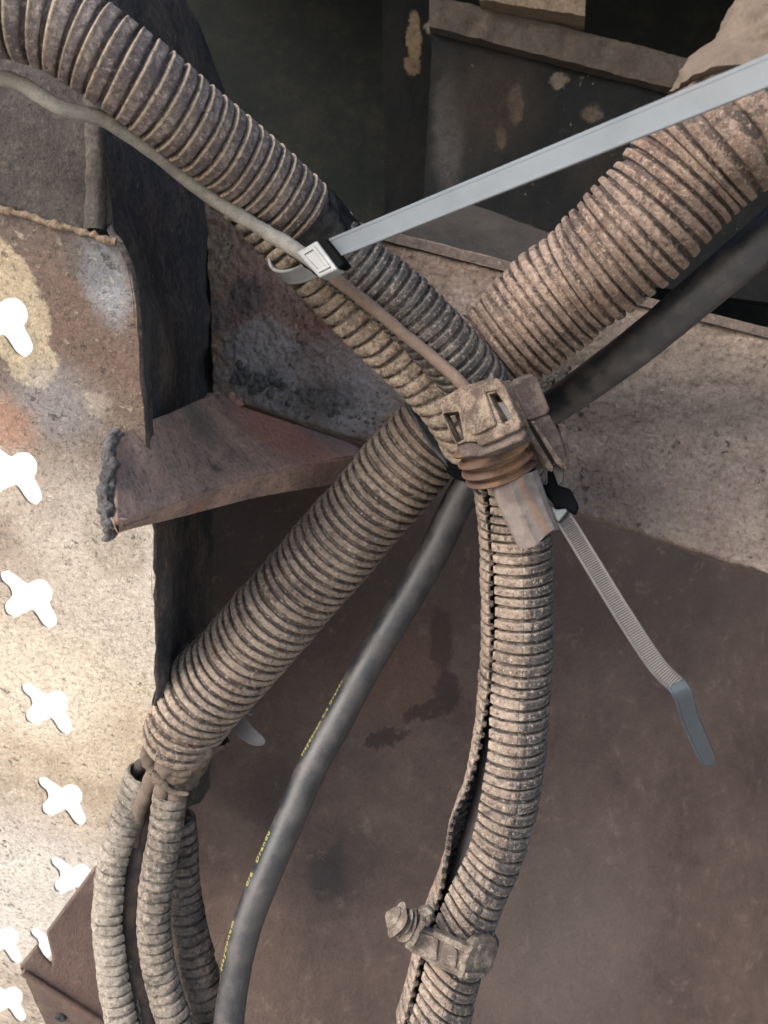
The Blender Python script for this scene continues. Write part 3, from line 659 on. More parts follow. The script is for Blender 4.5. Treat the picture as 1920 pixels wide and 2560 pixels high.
m_c3 = mat_conduit('tan_brown_long_conduit', (100, 86, 80), (172, 150, 134), (202, 182, 162), cover=.66, groove=-.16, edge=.35, rust=.18, seed=15)
th = thing('long_diagonal_conduit', 'long tan ribbed conduit running from the clip down to the lower left', 'conduit', P(480, 1880, .40))
pD = Path([(1180, 990, .405), (1060, 1110, .402), (930, 1260, .400), (800, 1410, .399), (690, 1535, .398), (590, 1650, .398), (500, 1745, .398), (455, 1830, .400), (430, 1905, .403)])
conduit('ribbed_sleeve', th, pD, .0183, .0040, .0016, trap(.22, .12, .07, dome=.05), m_c3, s1=pD.L-.011, seg=110, tilt=.06, wob=.018, mud=.3, seed=16, radf=lambda f: 1+.012*math.sin(f*31)-.16*max(0, (f-.9)/.1)**2, shear=lambda f: (.42, 0))
# dark sheet edge where this conduit starts
m_blk = mat_plain('black_rubber', (40, 42, 46), .38, .5, dust=(92, 86, 84), dustamt=.35)
m_blk2 = mat_plain('deep_black_nylon', (10, 15, 20), .8, .06, bump=.0001)
th2 = thing('black_rubber_strip', 'blue black rubber strip squeezed between the long conduit and the clip', 'rubber strip', P(1180, 1190, .37))
ribbon('strip', th2, [P(1000, 930, .372), P(1040, 1010, .365), P(1090, 1090, .362), P(1150, 1160, .362), P(1230, 1230, .366)], .0105, .0012, lambda f: (P(1160, 1030, .376)-P(1070, 1095, .36)), mat_plain('scuffed_dark_rubber', (50, 56, 64), .45, .5, dust=(110, 112, 116), dustamt=.6, bump=.0003), widf=lambda f: .35+.65*math.sin(min(1, f*1.4+.1)*math.pi/2))
# torn tape at the bottom of the long conduit
m_cloth = mat_plain('torn_dusty_tape', (132, 116, 104), .9, .2, dust=(170, 152, 134), dustamt=.6, bump=.0008, sc=150)
pE = Path([(474, 1815, .400), (452, 1862, .401), (440, 1905, .402), (436, 1935, .403), (438, 1962, .404)])
th3 = th
tube('torn_tape_end', th3, pE, .0152, m_cloth, wrinkle=.0022, wsc=160, seg=90, step=.0005, radf=lambda f: 1.06-.50*f**1.5, squash=lambda f: (1, 1), cap=False)
for (pts, r) in (([(372, 1850, .392), (366, 1890, .392), (385, 1930, .394), (395, 1965, .396)], .0022), ([(395, 1905, .39), (450, 1935, .39), (490, 1915, .392), (520, 1890, .395)], .0015), ([(380, 1925, .39), (430, 1980, .392), (470, 1985, .394)], .0013)):
    tube('tape_fold', th3, Path(pts), r, m_cloth, wrinkle=.0007, wsc=400, seg=16, step=.0005, squash=lambda f: (.8, 1.2*math.sin(math.pi*(.12+.76*f))))
# inner wires emerging from the end
m_wire = mat_plain('dusty_brown_wires', (132, 112, 98), .8, .3, dust=(176, 158, 138), dustamt=.6, bump=.0004)
m_wired = mat_plain('dark_dusty_wires', (84, 74, 72), .8, .3, dust=(120, 106, 98), dustamt=.6, bump=.0004)
for pts, r, mm in (([(398, 1905, .402), (375, 1960, .400), (352, 2010, .400), (338, 2060, .402), (330, 2110, .403)], .0036, m_wire),
               ([(412, 1910, .398), (408, 1960, .396), (405, 2010, .398), (412, 2060, .40)], .0036, m_wire),
               ([(430, 1925, .400), (438, 1965, .398), (440, 2010, .398), (434, 2060, .402)], .0042, m_wire),
               ([(380, 1890, .408), (340, 1925, .408), (318, 1968, .408), (310, 2020, .408)], .0030, m_wired)):
    tube('wire', th3, Path(pts), r, mm, seg=18, wrinkle=.0005, wsc=250, step=.001)
# grey flap behind
th = thing('tape_flap', 'small curled grey tape scrap behind the lower end of the long conduit', 'tape scrap', P(620, 1830, .41))
m_flap = mat_plain('grey_translucent_tape', (170, 160, 158), .6, .4, dust=(196, 188, 184), dustamt=.5, bump=.0004)
ribbon('scrap', th, [P(560, 1740, .425), P(590, 1800, .418), P(625, 1838, .412), P(662, 1858, .41)], .0098, .0009, lambda f: Vector((.5, -.2+.5*f, .85)), m_flap, widf=lambda f: (.8+.2*math.sin(f*5))*math.sqrt(max(.05, 1-max(0, (f-.8)/.2)**2)))
ribbon('fold', th, [P(590, 1765, .425), P(615, 1772, .42), P(634, 1778, .42)], .0052, .001, lambda f: (P(600, 1800, .41)-P(625, 1760, .42)), m_flap)

# ---- lower left small conduits
m_s1 = mat_conduit('pale_small_conduit', (120, 112, 106), (176, 164, 150), (198, 186, 170), cover=.75, groove=-.05, edge=.1, seed=20)
m_s2 = mat_conduit('greyish_small_conduit', (100, 90, 86), (160, 146, 132), (182, 168, 152), cover=.66, groove=-.05, edge=.15, seed=23)
m_s3 = mat_conduit('brown_small_conduit', (88, 78, 74), (134, 120, 110), (154, 140, 128), cover=.6, groove=-.05, edge=.15, seed=26)
SM = trap(.10, .10, .05, dome=.03)
grp = None
th = thing('left_branch_conduit', 'pale split conduit hanging leftmost of the three small ones at lower left', 'conduit', P(300, 2560, .40))
pS = Path([(358, 1932, .404), (330, 2010, .404), (305, 2090, .402), (283, 2180, .400), (274, 2280, .398), (280, 2380, .396), (294, 2480, .394), (312, 2580, .392), (325, 2680, .392)])
conduit('ribbed_sleeve', th, pS, .0072, .0040, .0009, SM, m_s1, seg=64, slit=(-1.5, lambda f: .34+.12*math.sin(f*5)), seed=21, tilt=.05, wob=.03, shear=lambda f: (.25, -.15))
tube('tape_core', th, Path([(372, 1990, .408), (352, 2060, .407), (338, 2160, .406), (326, 2280, .404), (330, 2400, .402), (352, 2500, .400), (372, 2600, .398), (380, 2680, .398)]), .0056, mat_plain('brown_stained_tape', (96, 86, 90), .8, .3, dust=(158, 134, 108), dustamt=.7, bump=.0006, sc=90), wrinkle=.0010, wsc=130, seg=30)
th = thing('middle_branch_conduit', 'greyish ribbed conduit in the middle of the three small ones at lower left', 'conduit', P(420, 2560, .395))
pS = Path([(424, 1985, .398), (416, 2060, .396), (402, 2140, .394), (388, 2240, .392), (386, 2340, .390), (402, 2440, .388), (428, 2530, .386), (450, 2620, .386), (460, 2690, .386)])
conduit('ribbed_sleeve', th, pS, .0069, .0040, .0009, SM, m_s2, seg=64, slit=(2.6, lambda f: .3+.1*math.sin(f*4)), seed=24, tilt=.05, wob=.03, shear=lambda f: (.25, -.15))
th = thing('rear_branch_conduit', 'brown ribbed conduit bulging out behind the other two at lower left', 'conduit', P(520, 2560, .41))
pS = Path([(442, 2040, .412), (448, 2120, .412), (452, 2210, .412), (466, 2300, .410), (488, 2390, .408), (506, 2480, .406), (518, 2570, .406), (522, 2680, .406)])
conduit('ribbed_sleeve', th, pS, .0082, .0043, .0010, SM, m_s3, seg=64, seed=27, tilt=.05, wob=.03, shear=lambda f: (.25, -.15))

# ---- split conduit hanging at the centre
m_c4 = mat_conduit('dusty_split_conduit', (96, 92, 92), (172, 150, 134), (204, 184, 166), cover=.66, groove=-.10, edge=.3, rust=.12, side=(.80, .14, .34), seed=30)
th = thing('split_conduit', 'dusty split ribbed conduit hanging down the centre with its slit gaping on the left', 'conduit', P(1080, 2560, .37))
pF = Path([(1262, 1090, .362), (1272, 1180, .366), (1284, 1280, .370), (1292, 1400, .371), (1294, 1520, .371), (1292, 1640, .371), (1284, 1760, .371), (1274, 1880, .371), (1256, 2000, .371), (1226, 2110, .371), (1184, 2210, .371), (1142, 2320, .371), (1116, 2420, .371), (1090, 2520, .371), (1060, 2620, .371)])
# +B is to the ... slit faces left/front
def gap4(f):
    return .07+.06*math.exp(-((f-.62)/.09)**2)+.03*math.sin(f*30)
def lift4(f): return .6*math.exp(-((f-.62)/.11)**2)+.04
conduit('ribbed_sleeve', th, pF, .0139, .0042, .0018, trap(.15, .08, .06, dome=.02), m_c4, seg=120, th=.0007, slit=(.88, gap4), lift=lift4, seam=-.28, seed=31, tilt=.05, wob=.02, mud=.45, shear=lambda f: (.22+.12*f, -.45*max(0, min(1, (f-.55)/.2))))
tube('inner_cable', th, Path([(1262, 1100, .366), (1284, 1280, .372), (1286, 1520, .373), (1278, 1760, .373), (1254, 1900, .372), (1238, 2000, .371), (1212, 2090, .371), (1178, 2200, .372), (1130, 2330, .374), (1080, 2520, .373)]), .0086, mat_plain('grey_inner_cable', (66, 62, 66), .6, .4, dust=(96, 90, 88), dustamt=.5), wrinkle=.0004)

# ---- smooth black cable with yellow lettering
th = thing('black_cable', 'smooth black cable with tiny yellow lettering curving down from the top right', 'cable', P(580, 2560, .38))
m_cable = mat_plain('scuffed_black_cable', (44, 48, 56), .45, .5, dust=(124, 114, 110), dustamt=.5, bump=.0003, sc=110, mott=.45)
pG = Path([(2020, 505, .290), (1920, 590, .300), (1820, 675, .308), (1720, 760, .318), (1600, 860, .335), (1500, 935, .352), (1380, 1020, .375), (1260, 1110, .392), (1160, 1230, .400), (1090, 1370, .402), (1010, 1510, .402), (920, 1660, .400), (845, 1800, .398), (780, 1920, .396), (720, 2060, .394), (665, 2190, .392), (622, 2300, .390), (592, 2420, .388), (572, 2560, .386), (562, 2690, .386)])
tube('sheath', th, pG, .0067, m_cable, seg=64, step=.0012, radf=lambda f: 1.06-.16*f+.012*math.sin(f*40), wrinkle=.0001, wsc=90)
# yellow lettering wrapped on its left flank
m_yel = mat_plain('yellow_print', (212, 206, 116), .6, .3, bump=.00003)
def lettering(txt, s_from, size, ang0):
    cu = bpy.data.curves.new('t', 'FONT'); cu.body = txt; cu.size = size; cu.space_character = 1.25; cu.resolution_u = 3; cu.offset = size*.02
    ob = bpy.data.objects.new('t', cu); C.objects.link(ob); dg = bpy.context.evaluated_depsgraph_get()
    me = bpy.data.meshes.new_from_object(ob.evaluated_get(dg)); bpy.data.objects.remove(ob)
    import bmesh
    bm = bmesh.new(); bm.from_mesh(me); bmesh.ops.triangulate(bm, faces=bm.faces)
    bmesh.ops.subdivide_edges(bm, edges=[e for e in bm.edges if e.calc_length() > size*.25], cuts=1)
    vs = [v.co.copy() for v in bm.verts]; fs = [[v.index for v in f.verts] for f in bm.faces]; bm.free()
    out = []
    for v in vs:
        s = s_from-v.x*1.0; c, t, vv, b = [q[0] for q in pG.frame(np.array([s]))]
        r = .0067*(1.06-.16*s/pG.L)+.00020; a = ang0+v.y/r
        out.append(Vector(c+(vv*math.cos(a)+b*math.sin(a))*r))
    o = mesh('yellow_lettering', out, fs, m_yel, th, smooth=False); tag(o, 'worn yellow printed letters along the cable edge')
    md = o.modifiers.new('s', 'SOLIDIFY'); md.thickness = .00015; md.offset = 0
    return o

# ---- thin grey wire lying over the conduits
th = thing('thin_wire', 'thin dusty grey wire crossing under the white cable tie', 'wire', P(1180, 990, .32))
m_thin = mat_plain('dusty_pale_wire', (176, 170, 160), .8, .3, dust=(232, 224, 208), dustamt=.7, bump=.0004, sc=160)
m_thin2 = mat_plain('dusty_brown_wire', (146, 122, 108), .8, .3, dust=(188, 162, 140), dustamt=.6, bump=.0004, sc=160)
tube('upper_length', th, Path([(-120, 180, .27), (-20, 193, .27), (40, 204, .27), (100, 238, .27), (160, 272, .272), (230, 288, .276), (300, 322, .282), (380, 378, .290), (470, 450, .300), (560, 515, .306), (650, 570, .308), (735, 622, .308), (800, 665, .310)]), .0023, m_thin, seg=24, wrinkle=.0003, wsc=200, radf=lambda f: .92+.15*f)
tube('lower_length', th, Path([(790, 655, .310), (840, 698, .312), (920, 760, .318), (1010, 835, .320), (1090, 900, .320), (1150, 955, .318), (1178, 990, .318), (1195, 1040, .322)]), .0021, m_thin2, seg=24, wrinkle=.0002, wsc=200)

# ---- black tape on the wide conduit's end
th = thing('black_tape', 'shiny black tape wrapped where the wide conduit meets the white tie', 'tape', P(850, 600, .33))
m_tape = mat_plain('black_tape_vinyl', (26, 26, 28), .5, .3, dust=(60, 56, 54), dustamt=.4, bump=.0006, sc=150)
tube('wrap', th, Path([(752, 538, .322), (792, 575, .327), (830, 610, .330), (850, 630, .331)]), .0126, m_tape, seg=80, wrinkle=.0014, wsc=160, step=.0006, squash=lambda f: (1, 1.0-.10*f))
ribbon('loose_end', th, [P(825, 515, .328), P(845, 540, .325), P(862, 562, .324), P(872, 582, .325)], .0040, .0006, lambda f: (1, .3, .35), m_tape, widf=lambda f: 1-.6*f)

# ================================================= CABLE TIES
SAT = .8
GAIN = .36
m_white = mat_plain('white_nylon', (186, 190, 192), .4, .4, bump=.00005, sc=60, dust=(150, 146, 140), dustamt=.35, mott=.15)
m_tail = mat_plain('blue_grey_nylon', (138, 148, 158), .38, .4, bump=.00003, sc=30)
SAT = .85
GAIN = .31
def boxw(name, parent, c, ux, uy, uz, sx, sy, sz, mat, bevel=.0005, holes=()):
    ux, uy, uz = [Vector(v).normalized() for v in (ux, uy, uz)]
    o = [c+ux*(a*sx/2)+uy*(b*sy/2)+uz*(sz/2) for a, b in ((-1, -1), (1, -1), (1, 1), (-1, 1))]
    hl = [[c+ux*(a*sx/2)+uy*(b*sy/2)+uz*(sz/2) for a, b in h] for h in holes]
    return prism(name, parent, o, hl, -uz*sz, mat, bevel=bevel)
th = thing('white_cable_tie', 'bright white grey cable tie whose long tail points to the top right', 'cable tie', P(790, 650, .31))
hc = P(792, 648, .306)
fwd = Vector((0, -1, 0)); ax = (P(900, 760, .31)-P(760, 620, .31)).normalized()      # along the bundle
tail = [P(832, 622, .298).lerp(P(2150, 84, .19), f) for f in (0, .1, .3, .5, .7, .85, 1)]
td = (tail[2]-tail[1]).normalized(); wv = (td.cross(fwd)).normalized()
up = Vector((.55, -.0, -.83)) 
# head: box whose long side runs from upper left to lower right in the picture
hx = (P(840, 700, .304)-P(762, 628, .304)).normalized(); hy = fwd.cross(hx).normalized()
HW = Plane((739, 631, .300), (790, 601, .296), (843, 673, .292))
face = [HW.hit(*q) for q in ((739, 631), (790, 601), (843, 673), (797, 695))]
hn = (face[1]-face[0]).cross(face[3]-face[0]).normalized(); hn = hn if hn.dot(CAM-face[0]) > 0 else -hn
prism('head', th, face, [], -hn*.0050, m_white, bevel=.0006)
prism('head_rim', th, [HW.hit(*q)+HW.n*.0005 for q in ((752, 633), (786, 614), (828, 668), (798, 683))], [[HW.hit(*q)+HW.n*.0005 for q in ((762, 637), (784, 625), (815, 666), (797, 674))]], -HW.n*.001, m_white, bevel=.0002)
face = [HW.hit(*q)-HW.n*.0006 for q in ((788, 599), (809, 594), (857, 658), (842, 671))]
o = prism('head_slot', th, face, [], -hn*.0050, m_blk2, bevel=.0006); tag(o, 'black mouth of the tie head where the tail leaves')
ribbon('tail', th, [tuple(q) for q in tail], .0064, .0013, lambda f: wv+Vector((0, .25, 0)), m_tail, flat=True)
# the loop around the bundle
cA, cB = P(822, 566, .331), P(752, 642, .350)
bc = (cA+cB)/2; tt = Vector(pA.t[-1]); e1 = (cA-cB); e1 = (e1-tt*e1.dot(tt)).normalized(); e2 = tt.cross(e1).normalized()
lp = [bc+e1*math.cos(a)*(.0184 if math.cos(a) < 0 else .0160)+e2*math.sin(a)*.0156*(1 if True else 1) for a in np.linspace(0, 2*math.pi, 41)[:-1]]
lp = [p-tt*(.001) for p in lp]
ribbon('strap_loop', th, [tuple(p) for p in lp+[lp[0]]], .0068, .0013, lambda f: tt, m_white, flat=True)

th = thing('toothed_cable_tie', 'grey toothed cable tie tail with a clear blue grey tip hanging at the right', 'cable tie', P(1405, 1290, .33))
m_ttail = mat_plain('dusty_grey_nylon', (98, 94, 94), .6, .4, dust=(134, 124, 120), dustamt=.5, bump=.0001)
m_clear = mat_plain('clear_blue_nylon', (66, 80, 92), .2, .5, bump=.00002, sc=90)
wt = Vector((.86, -.1, .5))
ribbon('toothed_tail', th, [tuple(P(*q)) for q in [(1398, 1282, .333), (1425, 1320, .329), (1480, 1410, .322), (1560, 1540, .315), (1640, 1660, .311), (1690, 1712, .310)]], .0062, .0014, lambda f: wt, m_ttail, teeth=(.0, 1, .0008), step=.00016)
ribbon('flat_tip', th, [tuple(P(*q)) for q in [(1688, 1708, .3095), (1708, 1740, .309), (1722, 1790, .312), (1745, 1845, .316), (1768, 1895, .320), (1776, 1910, .321)]], .0060, .0012, lambda f: Vector((.95, -.1, .3)), m_clear, flat=True, widf=lambda f: (1.05-.12*f) if f < .86 else (1.05-.12*f)*math.sqrt(max(.02, 1-((f-.86)/.14)**2*.85)))
hd = [(1368, 1176), (1382, 1172), (1395, 1212), (1426, 1222), (1446, 1262), (1438, 1285), (1415, 1272), (1388, 1270), (1376, 1250), (1345, 1210), (1368, 1212)]
HP = Plane((1345, 1180, .334), (1450, 1200, .330), (1400, 1290, .330))
prism('head', th, [HP.hit(*q) for q in hd], [], -HP.n*.006, m_blk2, bevel=.0007)
prism('pawl', th, [HP.hit(*q)+HP.n*.0008 for q in [(1374, 1266), (1384, 1268), (1392, 1274), (1416, 1271), (1420, 1278), (1398, 1306), (1390, 1300)]], [], -HP.n*.003, mat_plain('grey_blue_nylon', (104, 116, 122), .4, .5), bevel=.0005)
prism('strap_end', th, [HP.hit(*q)+HP.n*.0012 for q in [(1378, 1168), (1392, 1158), (1412, 1170), (1408, 1205), (1396, 1216)]], [], -HP.n*.002, mat_plain('olive_grey_nylon', (86, 84, 80), .6, .4), bevel=.0004)
kc = P(1250, 1120, .362); kt = (P(1290, 1290, .37)-P(1220, 1000, .345)).normalized(); k1 = Vector((1, 0, 0)); k1 = (k1-kt*k1.dot(kt)).normalized(); k2 = kt.cross(k1).normalized()
lp = [kc+k1*math.cos(a)*.021+k2*math.sin(a)*.020 for a in np.linspace(0, 2*math.pi, 41)[:-1]]
ribbon('strap_loop', th, [tuple(p) for p in lp+[lp[0]]], .0055, .0012, lambda f: kt, m_blk2)

# ================================================= UPPER CLIP ASSEMBLY (dusty)
m_clip = mat_plain('dusty_tan_clip', (104, 84, 70), .85, .3, dust=(198, 174, 150), dustamt=.85, bump=.0008, sc=150, mott=.45)
m_clipd = mat_plain('dusty_mauve_clip', (92, 76, 72), .85, .3, dust=(164, 144, 130), dustamt=.7, bump=.0008, sc=160)
m_rib = mat_plain('orange_stained_rubber', (112, 80, 64), .7, .4, dust=(214, 156, 96), dustamt=.8, bump=.0005, sc=60)
m_in = mat_plain('dark_slot_plastic', (64, 52, 52), .8, .3)
th = thing('connector_clip', 'dusty tan plastic clip with square windows and ribbed boot at the crossing', 'clip', P(1270, 1060, .33))
HC = Plane((1096, 1010, .316), (1241, 946, .304), (1196, 1109, .306))
def hp(pts, o=0, pl=HC): return [pl.hit(*q)+pl.n*o for q in pts]
outer = [(1098, 1012), (1108, 994), (1142, 974), (1150, 968), (1190, 956), (1228, 944), (1248, 948), (1262, 964), (1304, 1052), (1306, 1062), (1290, 1070), (1200, 1108), (1192, 1104), (1162, 1104), (1140, 1112), (1128, 1090), (1108, 1040)]
w1 = [(1222, 986), (1241, 980), (1284, 1046), (1256, 1058)]
w2 = [(1107, 1034), (1146, 1028), (1160, 1098), (1142, 1108)]
prism('frame', th, hp(outer), [hp(w1), hp(w2)], -HC.n*.0048, m_clip, bevel=.0006)
pad = [(1150, 1000), (1160, 984), (1200, 968), (1214, 974), (1240, 1050), (1244, 1064), (1200, 1086), (1186, 1088), (1164, 1072), (1156, 1030)]
prism('raised_pad', th, hp(pad, .0014), [], -HC.n*.003, m_clip, bevel=.0009)
prism('top_rim', th, hp([(1228, 946), (1246, 946), (1264, 966), (1306, 1056), (1298, 1066), (1284, 1050), (1246, 976), (1226, 980), (1200, 984), (1194, 970)], .0010), [], -HC.n*.003, m_clip, bevel=.0007)
prism('bottom_rim', th, hp([(1190, 1098), (1294, 1054), (1304, 1062), (1300, 1074), (1204, 1116), (1196, 1112)], .0008), [], -HC.n*.004, m_clip, bevel=.0006)
prism('window_back', th, hp([(1105, 1000), (1240, 955), (1298, 1056), (1200, 1104), (1145, 1108)], -.0052), [], -HC.n*.002, m_in, bevel=0)
prism('inner_latch', th, hp([(1226, 1000), (1244, 1000), (1276, 1044), (1260, 1054)], -.0034), [], -HC.n*.002, mat_plain('grey_latch', (104, 98, 96), .6, .4), bevel=.0004)
prism('skirt', th, hp([(1132, 1108), (1170, 1098), (1196, 1110), (1300, 1066), (1312, 1082), (1300, 1100), (1196, 1140), (1150, 1142)], -.0012), [], -HC.n*.006, m_clipd, bevel=.0008)
# ribbed boot
pb_ = Path([(1222, 1092, .333), (1236, 1128, .334), (1252, 1168, .336), (1266, 1204, .338)])
BT = [(0, .1, 0), (.15, .1, 0), (.3, .5, 0), (.45, .9, 0), (.6, 1, 0), (.75, .85, 0), (.9, .4, 0)]
conduit('ribbed_boot', th, pb_, .0140, .0036, .0030, BT, m_rib, seg=90, th=.001, tilt=.02, wob=.01, seed=41, mud=.0, squash=lambda f: (.95, 1.0-.04*f))
# moulded spout below the boot
pc2 = Path([(1284, 1196, .330), (1300, 1240, .330), (1322, 1294, .331), (1346, 1344, .332)])
V = []; M_ = 26; sg = 72; S_ = np.linspace(0, pc2.L, M_); cc, tc, vc, bc2 = pc2.frame(S_)
for i in range(M_):
    f = i/(M_-1)
    for j in range(sg):
        a = j/sg*2*math.pi; r = .0088-.0006*f
        r *= 1-.055*abs(math.sin(a*2.5+.3))
        r += .0011*math.exp(-(((a-.25+math.pi) % (2*math.pi)-math.pi)/.10)**2)+.0007*math.exp(-(((a+.75+math.pi) % (2*math.pi)-math.pi)/.08)**2)
        V.append(Vector(cc[i]+(vc[i]*math.cos(a)*.62+bc2[i]*math.sin(a))*r+tc[i]*(.0010*math.sin(a*3) if i == M_-1 else 0)))
fc = [(i*sg+j, i*sg+(j+1) % sg, (i+1)*sg+(j+1) % sg, (i+1)*sg+j) for i in range(M_-1) for j in range(sg)]+[tuple((M_-1)*sg+j for j in range(sg))]
ms = Mat('mauve_spout_with_rust_streak'); n1 = ms.noise(160, 6, .65); co_ = ms.dpos(90, .003)
A0, A1 = P(1300, 1205, .325), P(1368, 1328, .325); dv = (A1-A0).normalized(); pr = Vector((-dv.z, 0, dv.x))
nd = ms.n('ShaderNodeVectorMath', operation='SUBTRACT'); ms.put(nd.inputs[0], co_); nd.inputs[1].default_value = A0
nd2 = ms.n('ShaderNodeVectorMath', operation='DOT_PRODUCT'); ms.put(nd2.inputs[0], nd.outputs[0]); nd2.inputs[1].default_value = pr
stv = ms.sm(ms.math('ABSOLUTE', nd2.outputs['Value']), .0015, .0005)
cl = ms.mix(ms.sm(n1, .35, .65), lin((150, 132, 124)), lin((174, 158, 148))); cl = ms.mix(ms.math('MULTIPLY', stv, .85), cl, lin((186, 142, 100)))
cl = ms.mix(ms.math('MULTIPLY', ms.sm(ms.noise(90, 4, .6, seed=4), .5, .62), .6), cl, lin((116, 96, 94)))
ms.out(cl, .75, ms.bump(n1, .0003, .8))
mesh('spout', V, fc, ms.m, th, sharp=50)
# right-hand block and channel
RC = Plane((1280, 964, .322), (1330, 935, .322), (1400, 1170, .328))
prism('side_block', th, hp([(1282, 962), (1296, 948), (1330, 934), (1342, 944), (1374, 1024), (1366, 1036), (1322, 1052), (1314, 1046)], .001, RC), [], -RC.n*.0075, m_clipd, bevel=.0009)
prism('channel_left_wall', th, hp([(1296, 1050), (1308, 1046), (1382, 1168), (1378, 1180), (1366, 1172)], .0014, RC), [], -RC.n*.006, m_clip, bevel=.0005)
prism('channel_bed', th, hp([(1306, 1052), (1334, 1046), (1396, 1158), (1380, 1168)], -.0025, RC), [], -RC.n*.002, m_in, bevel=0)
prism('channel_right_wall', th, hp([(1322, 1052), (1372, 1034), (1398, 1080), (1420, 1150), (1424, 1172), (1410, 1174), (1392, 1156)], .0004, RC), [], -RC.n*.005, m_clipd, bevel=.0007)
prism('channel_rim', th, hp([(1326, 1054), (1334, 1052), (1398, 1146), (1418, 1166), (1412, 1174), (1390, 1160)], .0014, RC), [], -RC.n*.002, m_clip, bevel=.0004)
prism('clip_heel', th, hp([(1400, 1060), (1420, 1064), (1424, 1100), (1430, 1160), (1418, 1164), (1406, 1100)], -.002, RC), [], -RC.n*.004, m_clipd, bevel=.0005)
prism('centre_web', th, hp([(1256, 958), (1284, 950), (1316, 1050), (1376, 1172), (1340, 1180), (1300, 1070)], -.0035, RC), [], -RC.n*.004, m_clipd, bevel=.0006)

# ================================================= LOWER FIR-TREE CLIP
th = thing('fir_tree_clip', 'dusty square banded clip with a pointed push stud around the split conduit', 'clip', P(1120, 2400, .35))
m_fc = mat_plain('pale_dusty_clip', (122, 106, 94), .85, .3, dust=(206, 188, 168), dustamt=.85, bump=.0005, sc=170, mott=.35)
FP = Plane((1025, 2370, .352), (1150, 2420, .348), (1040, 2290, .352))
prism('left_jaw', th, hp([(1038, 2284), (1048, 2272), (1068, 2268), (1084, 2284), (1056, 2300), (1050, 2322), (1084, 2332), (1150, 2364), (1172, 2376), (1150, 2434), (1120, 2424), (1080, 2404), (1024, 2382), (1022, 2374), (1026, 2330)], .0, FP), [], -FP.n*.004, m_fc, bevel=.0007)
prism('jaw_plate_left', th, hp([(1046, 2326), (1098, 2344), (1092, 2402), (1036, 2382)], .0012, FP), [], -FP.n*.002, m_fc, bevel=.0006)
prism('jaw_plate_right', th, hp([(1108, 2350), (1136, 2362), (1146, 2380), (1140, 2420), (1100, 2406)], .0010, FP), [], -FP.n*.002, m_fc, bevel=.0007)
prism('upper_rail', th, hp([(1084, 2324), (1092, 2324), (1170, 2360), (1186, 2362), (1180, 2372), (1160, 2376), (1086, 2338)], .0022, FP), [], -FP.n*.004, m_fc, bevel=.0006)
prism('hook', th, hp([(1162, 2374), (1186, 2362), (1170, 2398), (1162, 2434), (1152, 2442), (1144, 2434), (1154, 2404)], .0028, FP), [], -FP.n*.006, m_fc, bevel=.0007)
FR = Plane((1180, 2365, .347), (1244, 2350, .356), (1170, 2440, .347))
prism('right_jaw', th, hp([(1184, 2358), (1200, 2348), (1242, 2346), (1246, 2364), (1228, 2424), (1210, 2432), (1166, 2438), (1160, 2430), (1172, 2384)], 0, FR), [], -FR.n*.004, m_fc, bevel=.0008)
prism('right_plate', th, hp([(1196, 2360), (1236, 2354), (1224, 2416), (1184, 2424), (1182, 2400)], .0010, FR), [], -FR.n*.002, m_fc, bevel=.0009)
prism('right_foot', th, hp([(1162, 2430), (1212, 2428), (1208, 2440), (1160, 2444)], .0014, FR), [], -FR.n*.003, m_fc, bevel=.0004)
# band behind
tb = (P(1124, 2380, .371)-P(1152, 2290, .371)).normalized(); f1 = Vector((1, 0, 0)); f1 = (f1-tb*f1.dot(tb)).normalized(); f2 = tb.cross(f1).normalized(); fcn = P(1136, 2352, .371)
lp = [fcn+f1*math.cos(a)*.0158+f2*math.sin(a)*.0156 for a in np.linspace(0, 2*math.pi, 41)[:-1]]
ribbon('band', th, [tuple(p) for p in lp+[lp[0]]], .0105, .0016, lambda f: tb, m_fc)
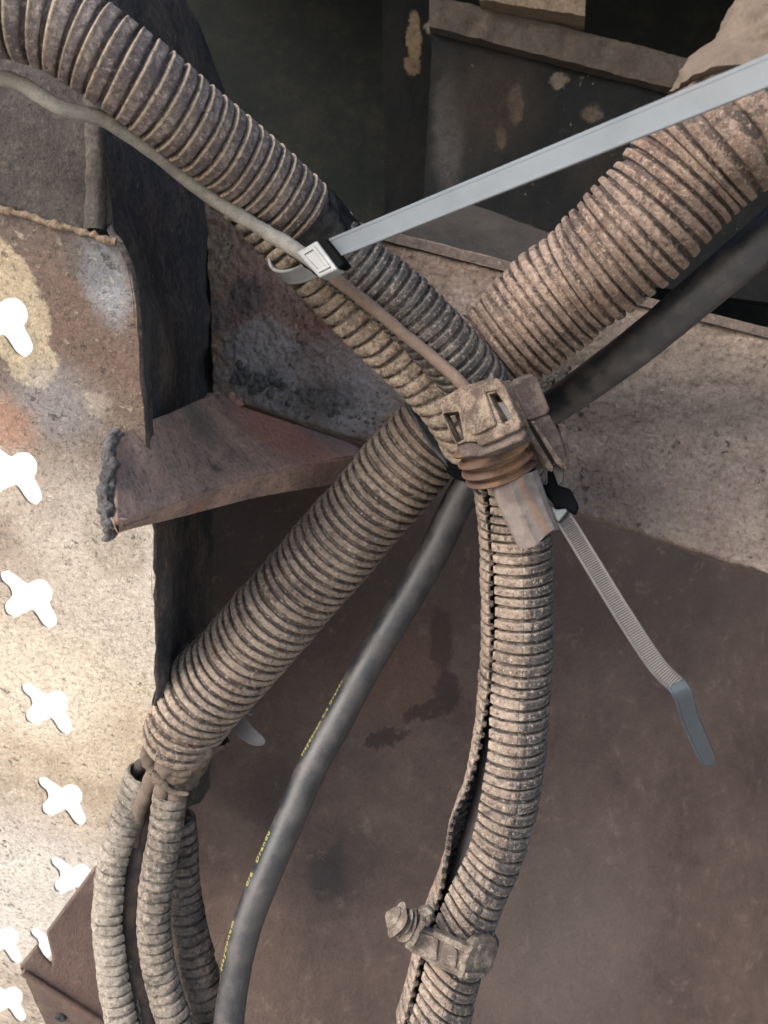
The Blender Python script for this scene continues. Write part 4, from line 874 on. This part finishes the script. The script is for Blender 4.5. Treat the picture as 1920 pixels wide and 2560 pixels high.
# stud with fins
s0_, s1_ = P(1042, 2326, .352), P(966, 2284, .350); sv = (s1_-s0_); sl = sv.length; sd_ = sv.normalized()
sP = Path([tuple(s0_), tuple(s0_.lerp(s1_, .5)), tuple(s1_)], True)
boxw('stud_base', th, s0_+sd_*.0006, sd_.cross(Vector((0, 1, 0))), Vector((0, 1, 0)), sd_, .0118, .010, .0022, m_fc)
pr_ = lambda f: (.45+.28*max(0, 1-abs(f-.80)/.09)) if f < .86 else .62*max(.12, 1-((f-.86)/.14))
tube('stud', th, sP, .0048, m_fc, seg=30, step=.0002, radf=lambda f: .72 if f < .62 else (.72+.18*(f-.62)/.12 if f < .74 else max(.16, .92-.75*((f-.74)/.26)**1.4)), wrinkle=.0002, wsc=400)
for f, rr in ((.14, .0060), (.32, .0058), (.50, .0056), (.70, .0066)):
    c0 = s0_.lerp(s1_, f); V = []; sg = 36; u = sd_.orthogonal().normalized(); v = sd_.cross(u)
    for (q, hh) in ((.4, .0), (1.0, -.0010), (1.02, -.0007), (.4, .0012)):
        for j in range(sg):
            a = j/sg*2*math.pi; r2 = rr*q*(1+(.10*math.sin(a*2+f*9)+.05*math.sin(5*a+f*20) if q > .5 else 0))
            V.append(c0+(u*math.cos(a)+v*math.sin(a))*r2+sd_*(hh+(.0007*math.sin(a*2+f*30) if q > .5 else 0)))
    fc = [(k*sg+j, k*sg+(j+1) % sg, ((k+1) % 4)*sg+(j+1) % sg, ((k+1) % 4)*sg+j) for k in range(4) for j in range(sg)]
    mesh('fin', V, fc, m_fc, th, sharp=60)

# yellow lettering (read upward along the cable's left flank)
def s_at(px):   # arc length of the path point nearest photo row px
    best = min(range(len(pG.c)), key=lambda i: abs((1280-(pG.c[i][2]-CH)/pG.c[i][1]*F)-px)); return pG.s[best]
LA = 1.0
lettering('Haydonem', s_at(2425), .0036, LA)
lettering('0/6', s_at(2225), .0038, LA)
lettering('Drandu', s_at(2165), .0036, LA)
lettering('Haydonem 0/6 Drandu', s_at(1905), .0030, LA+.1)
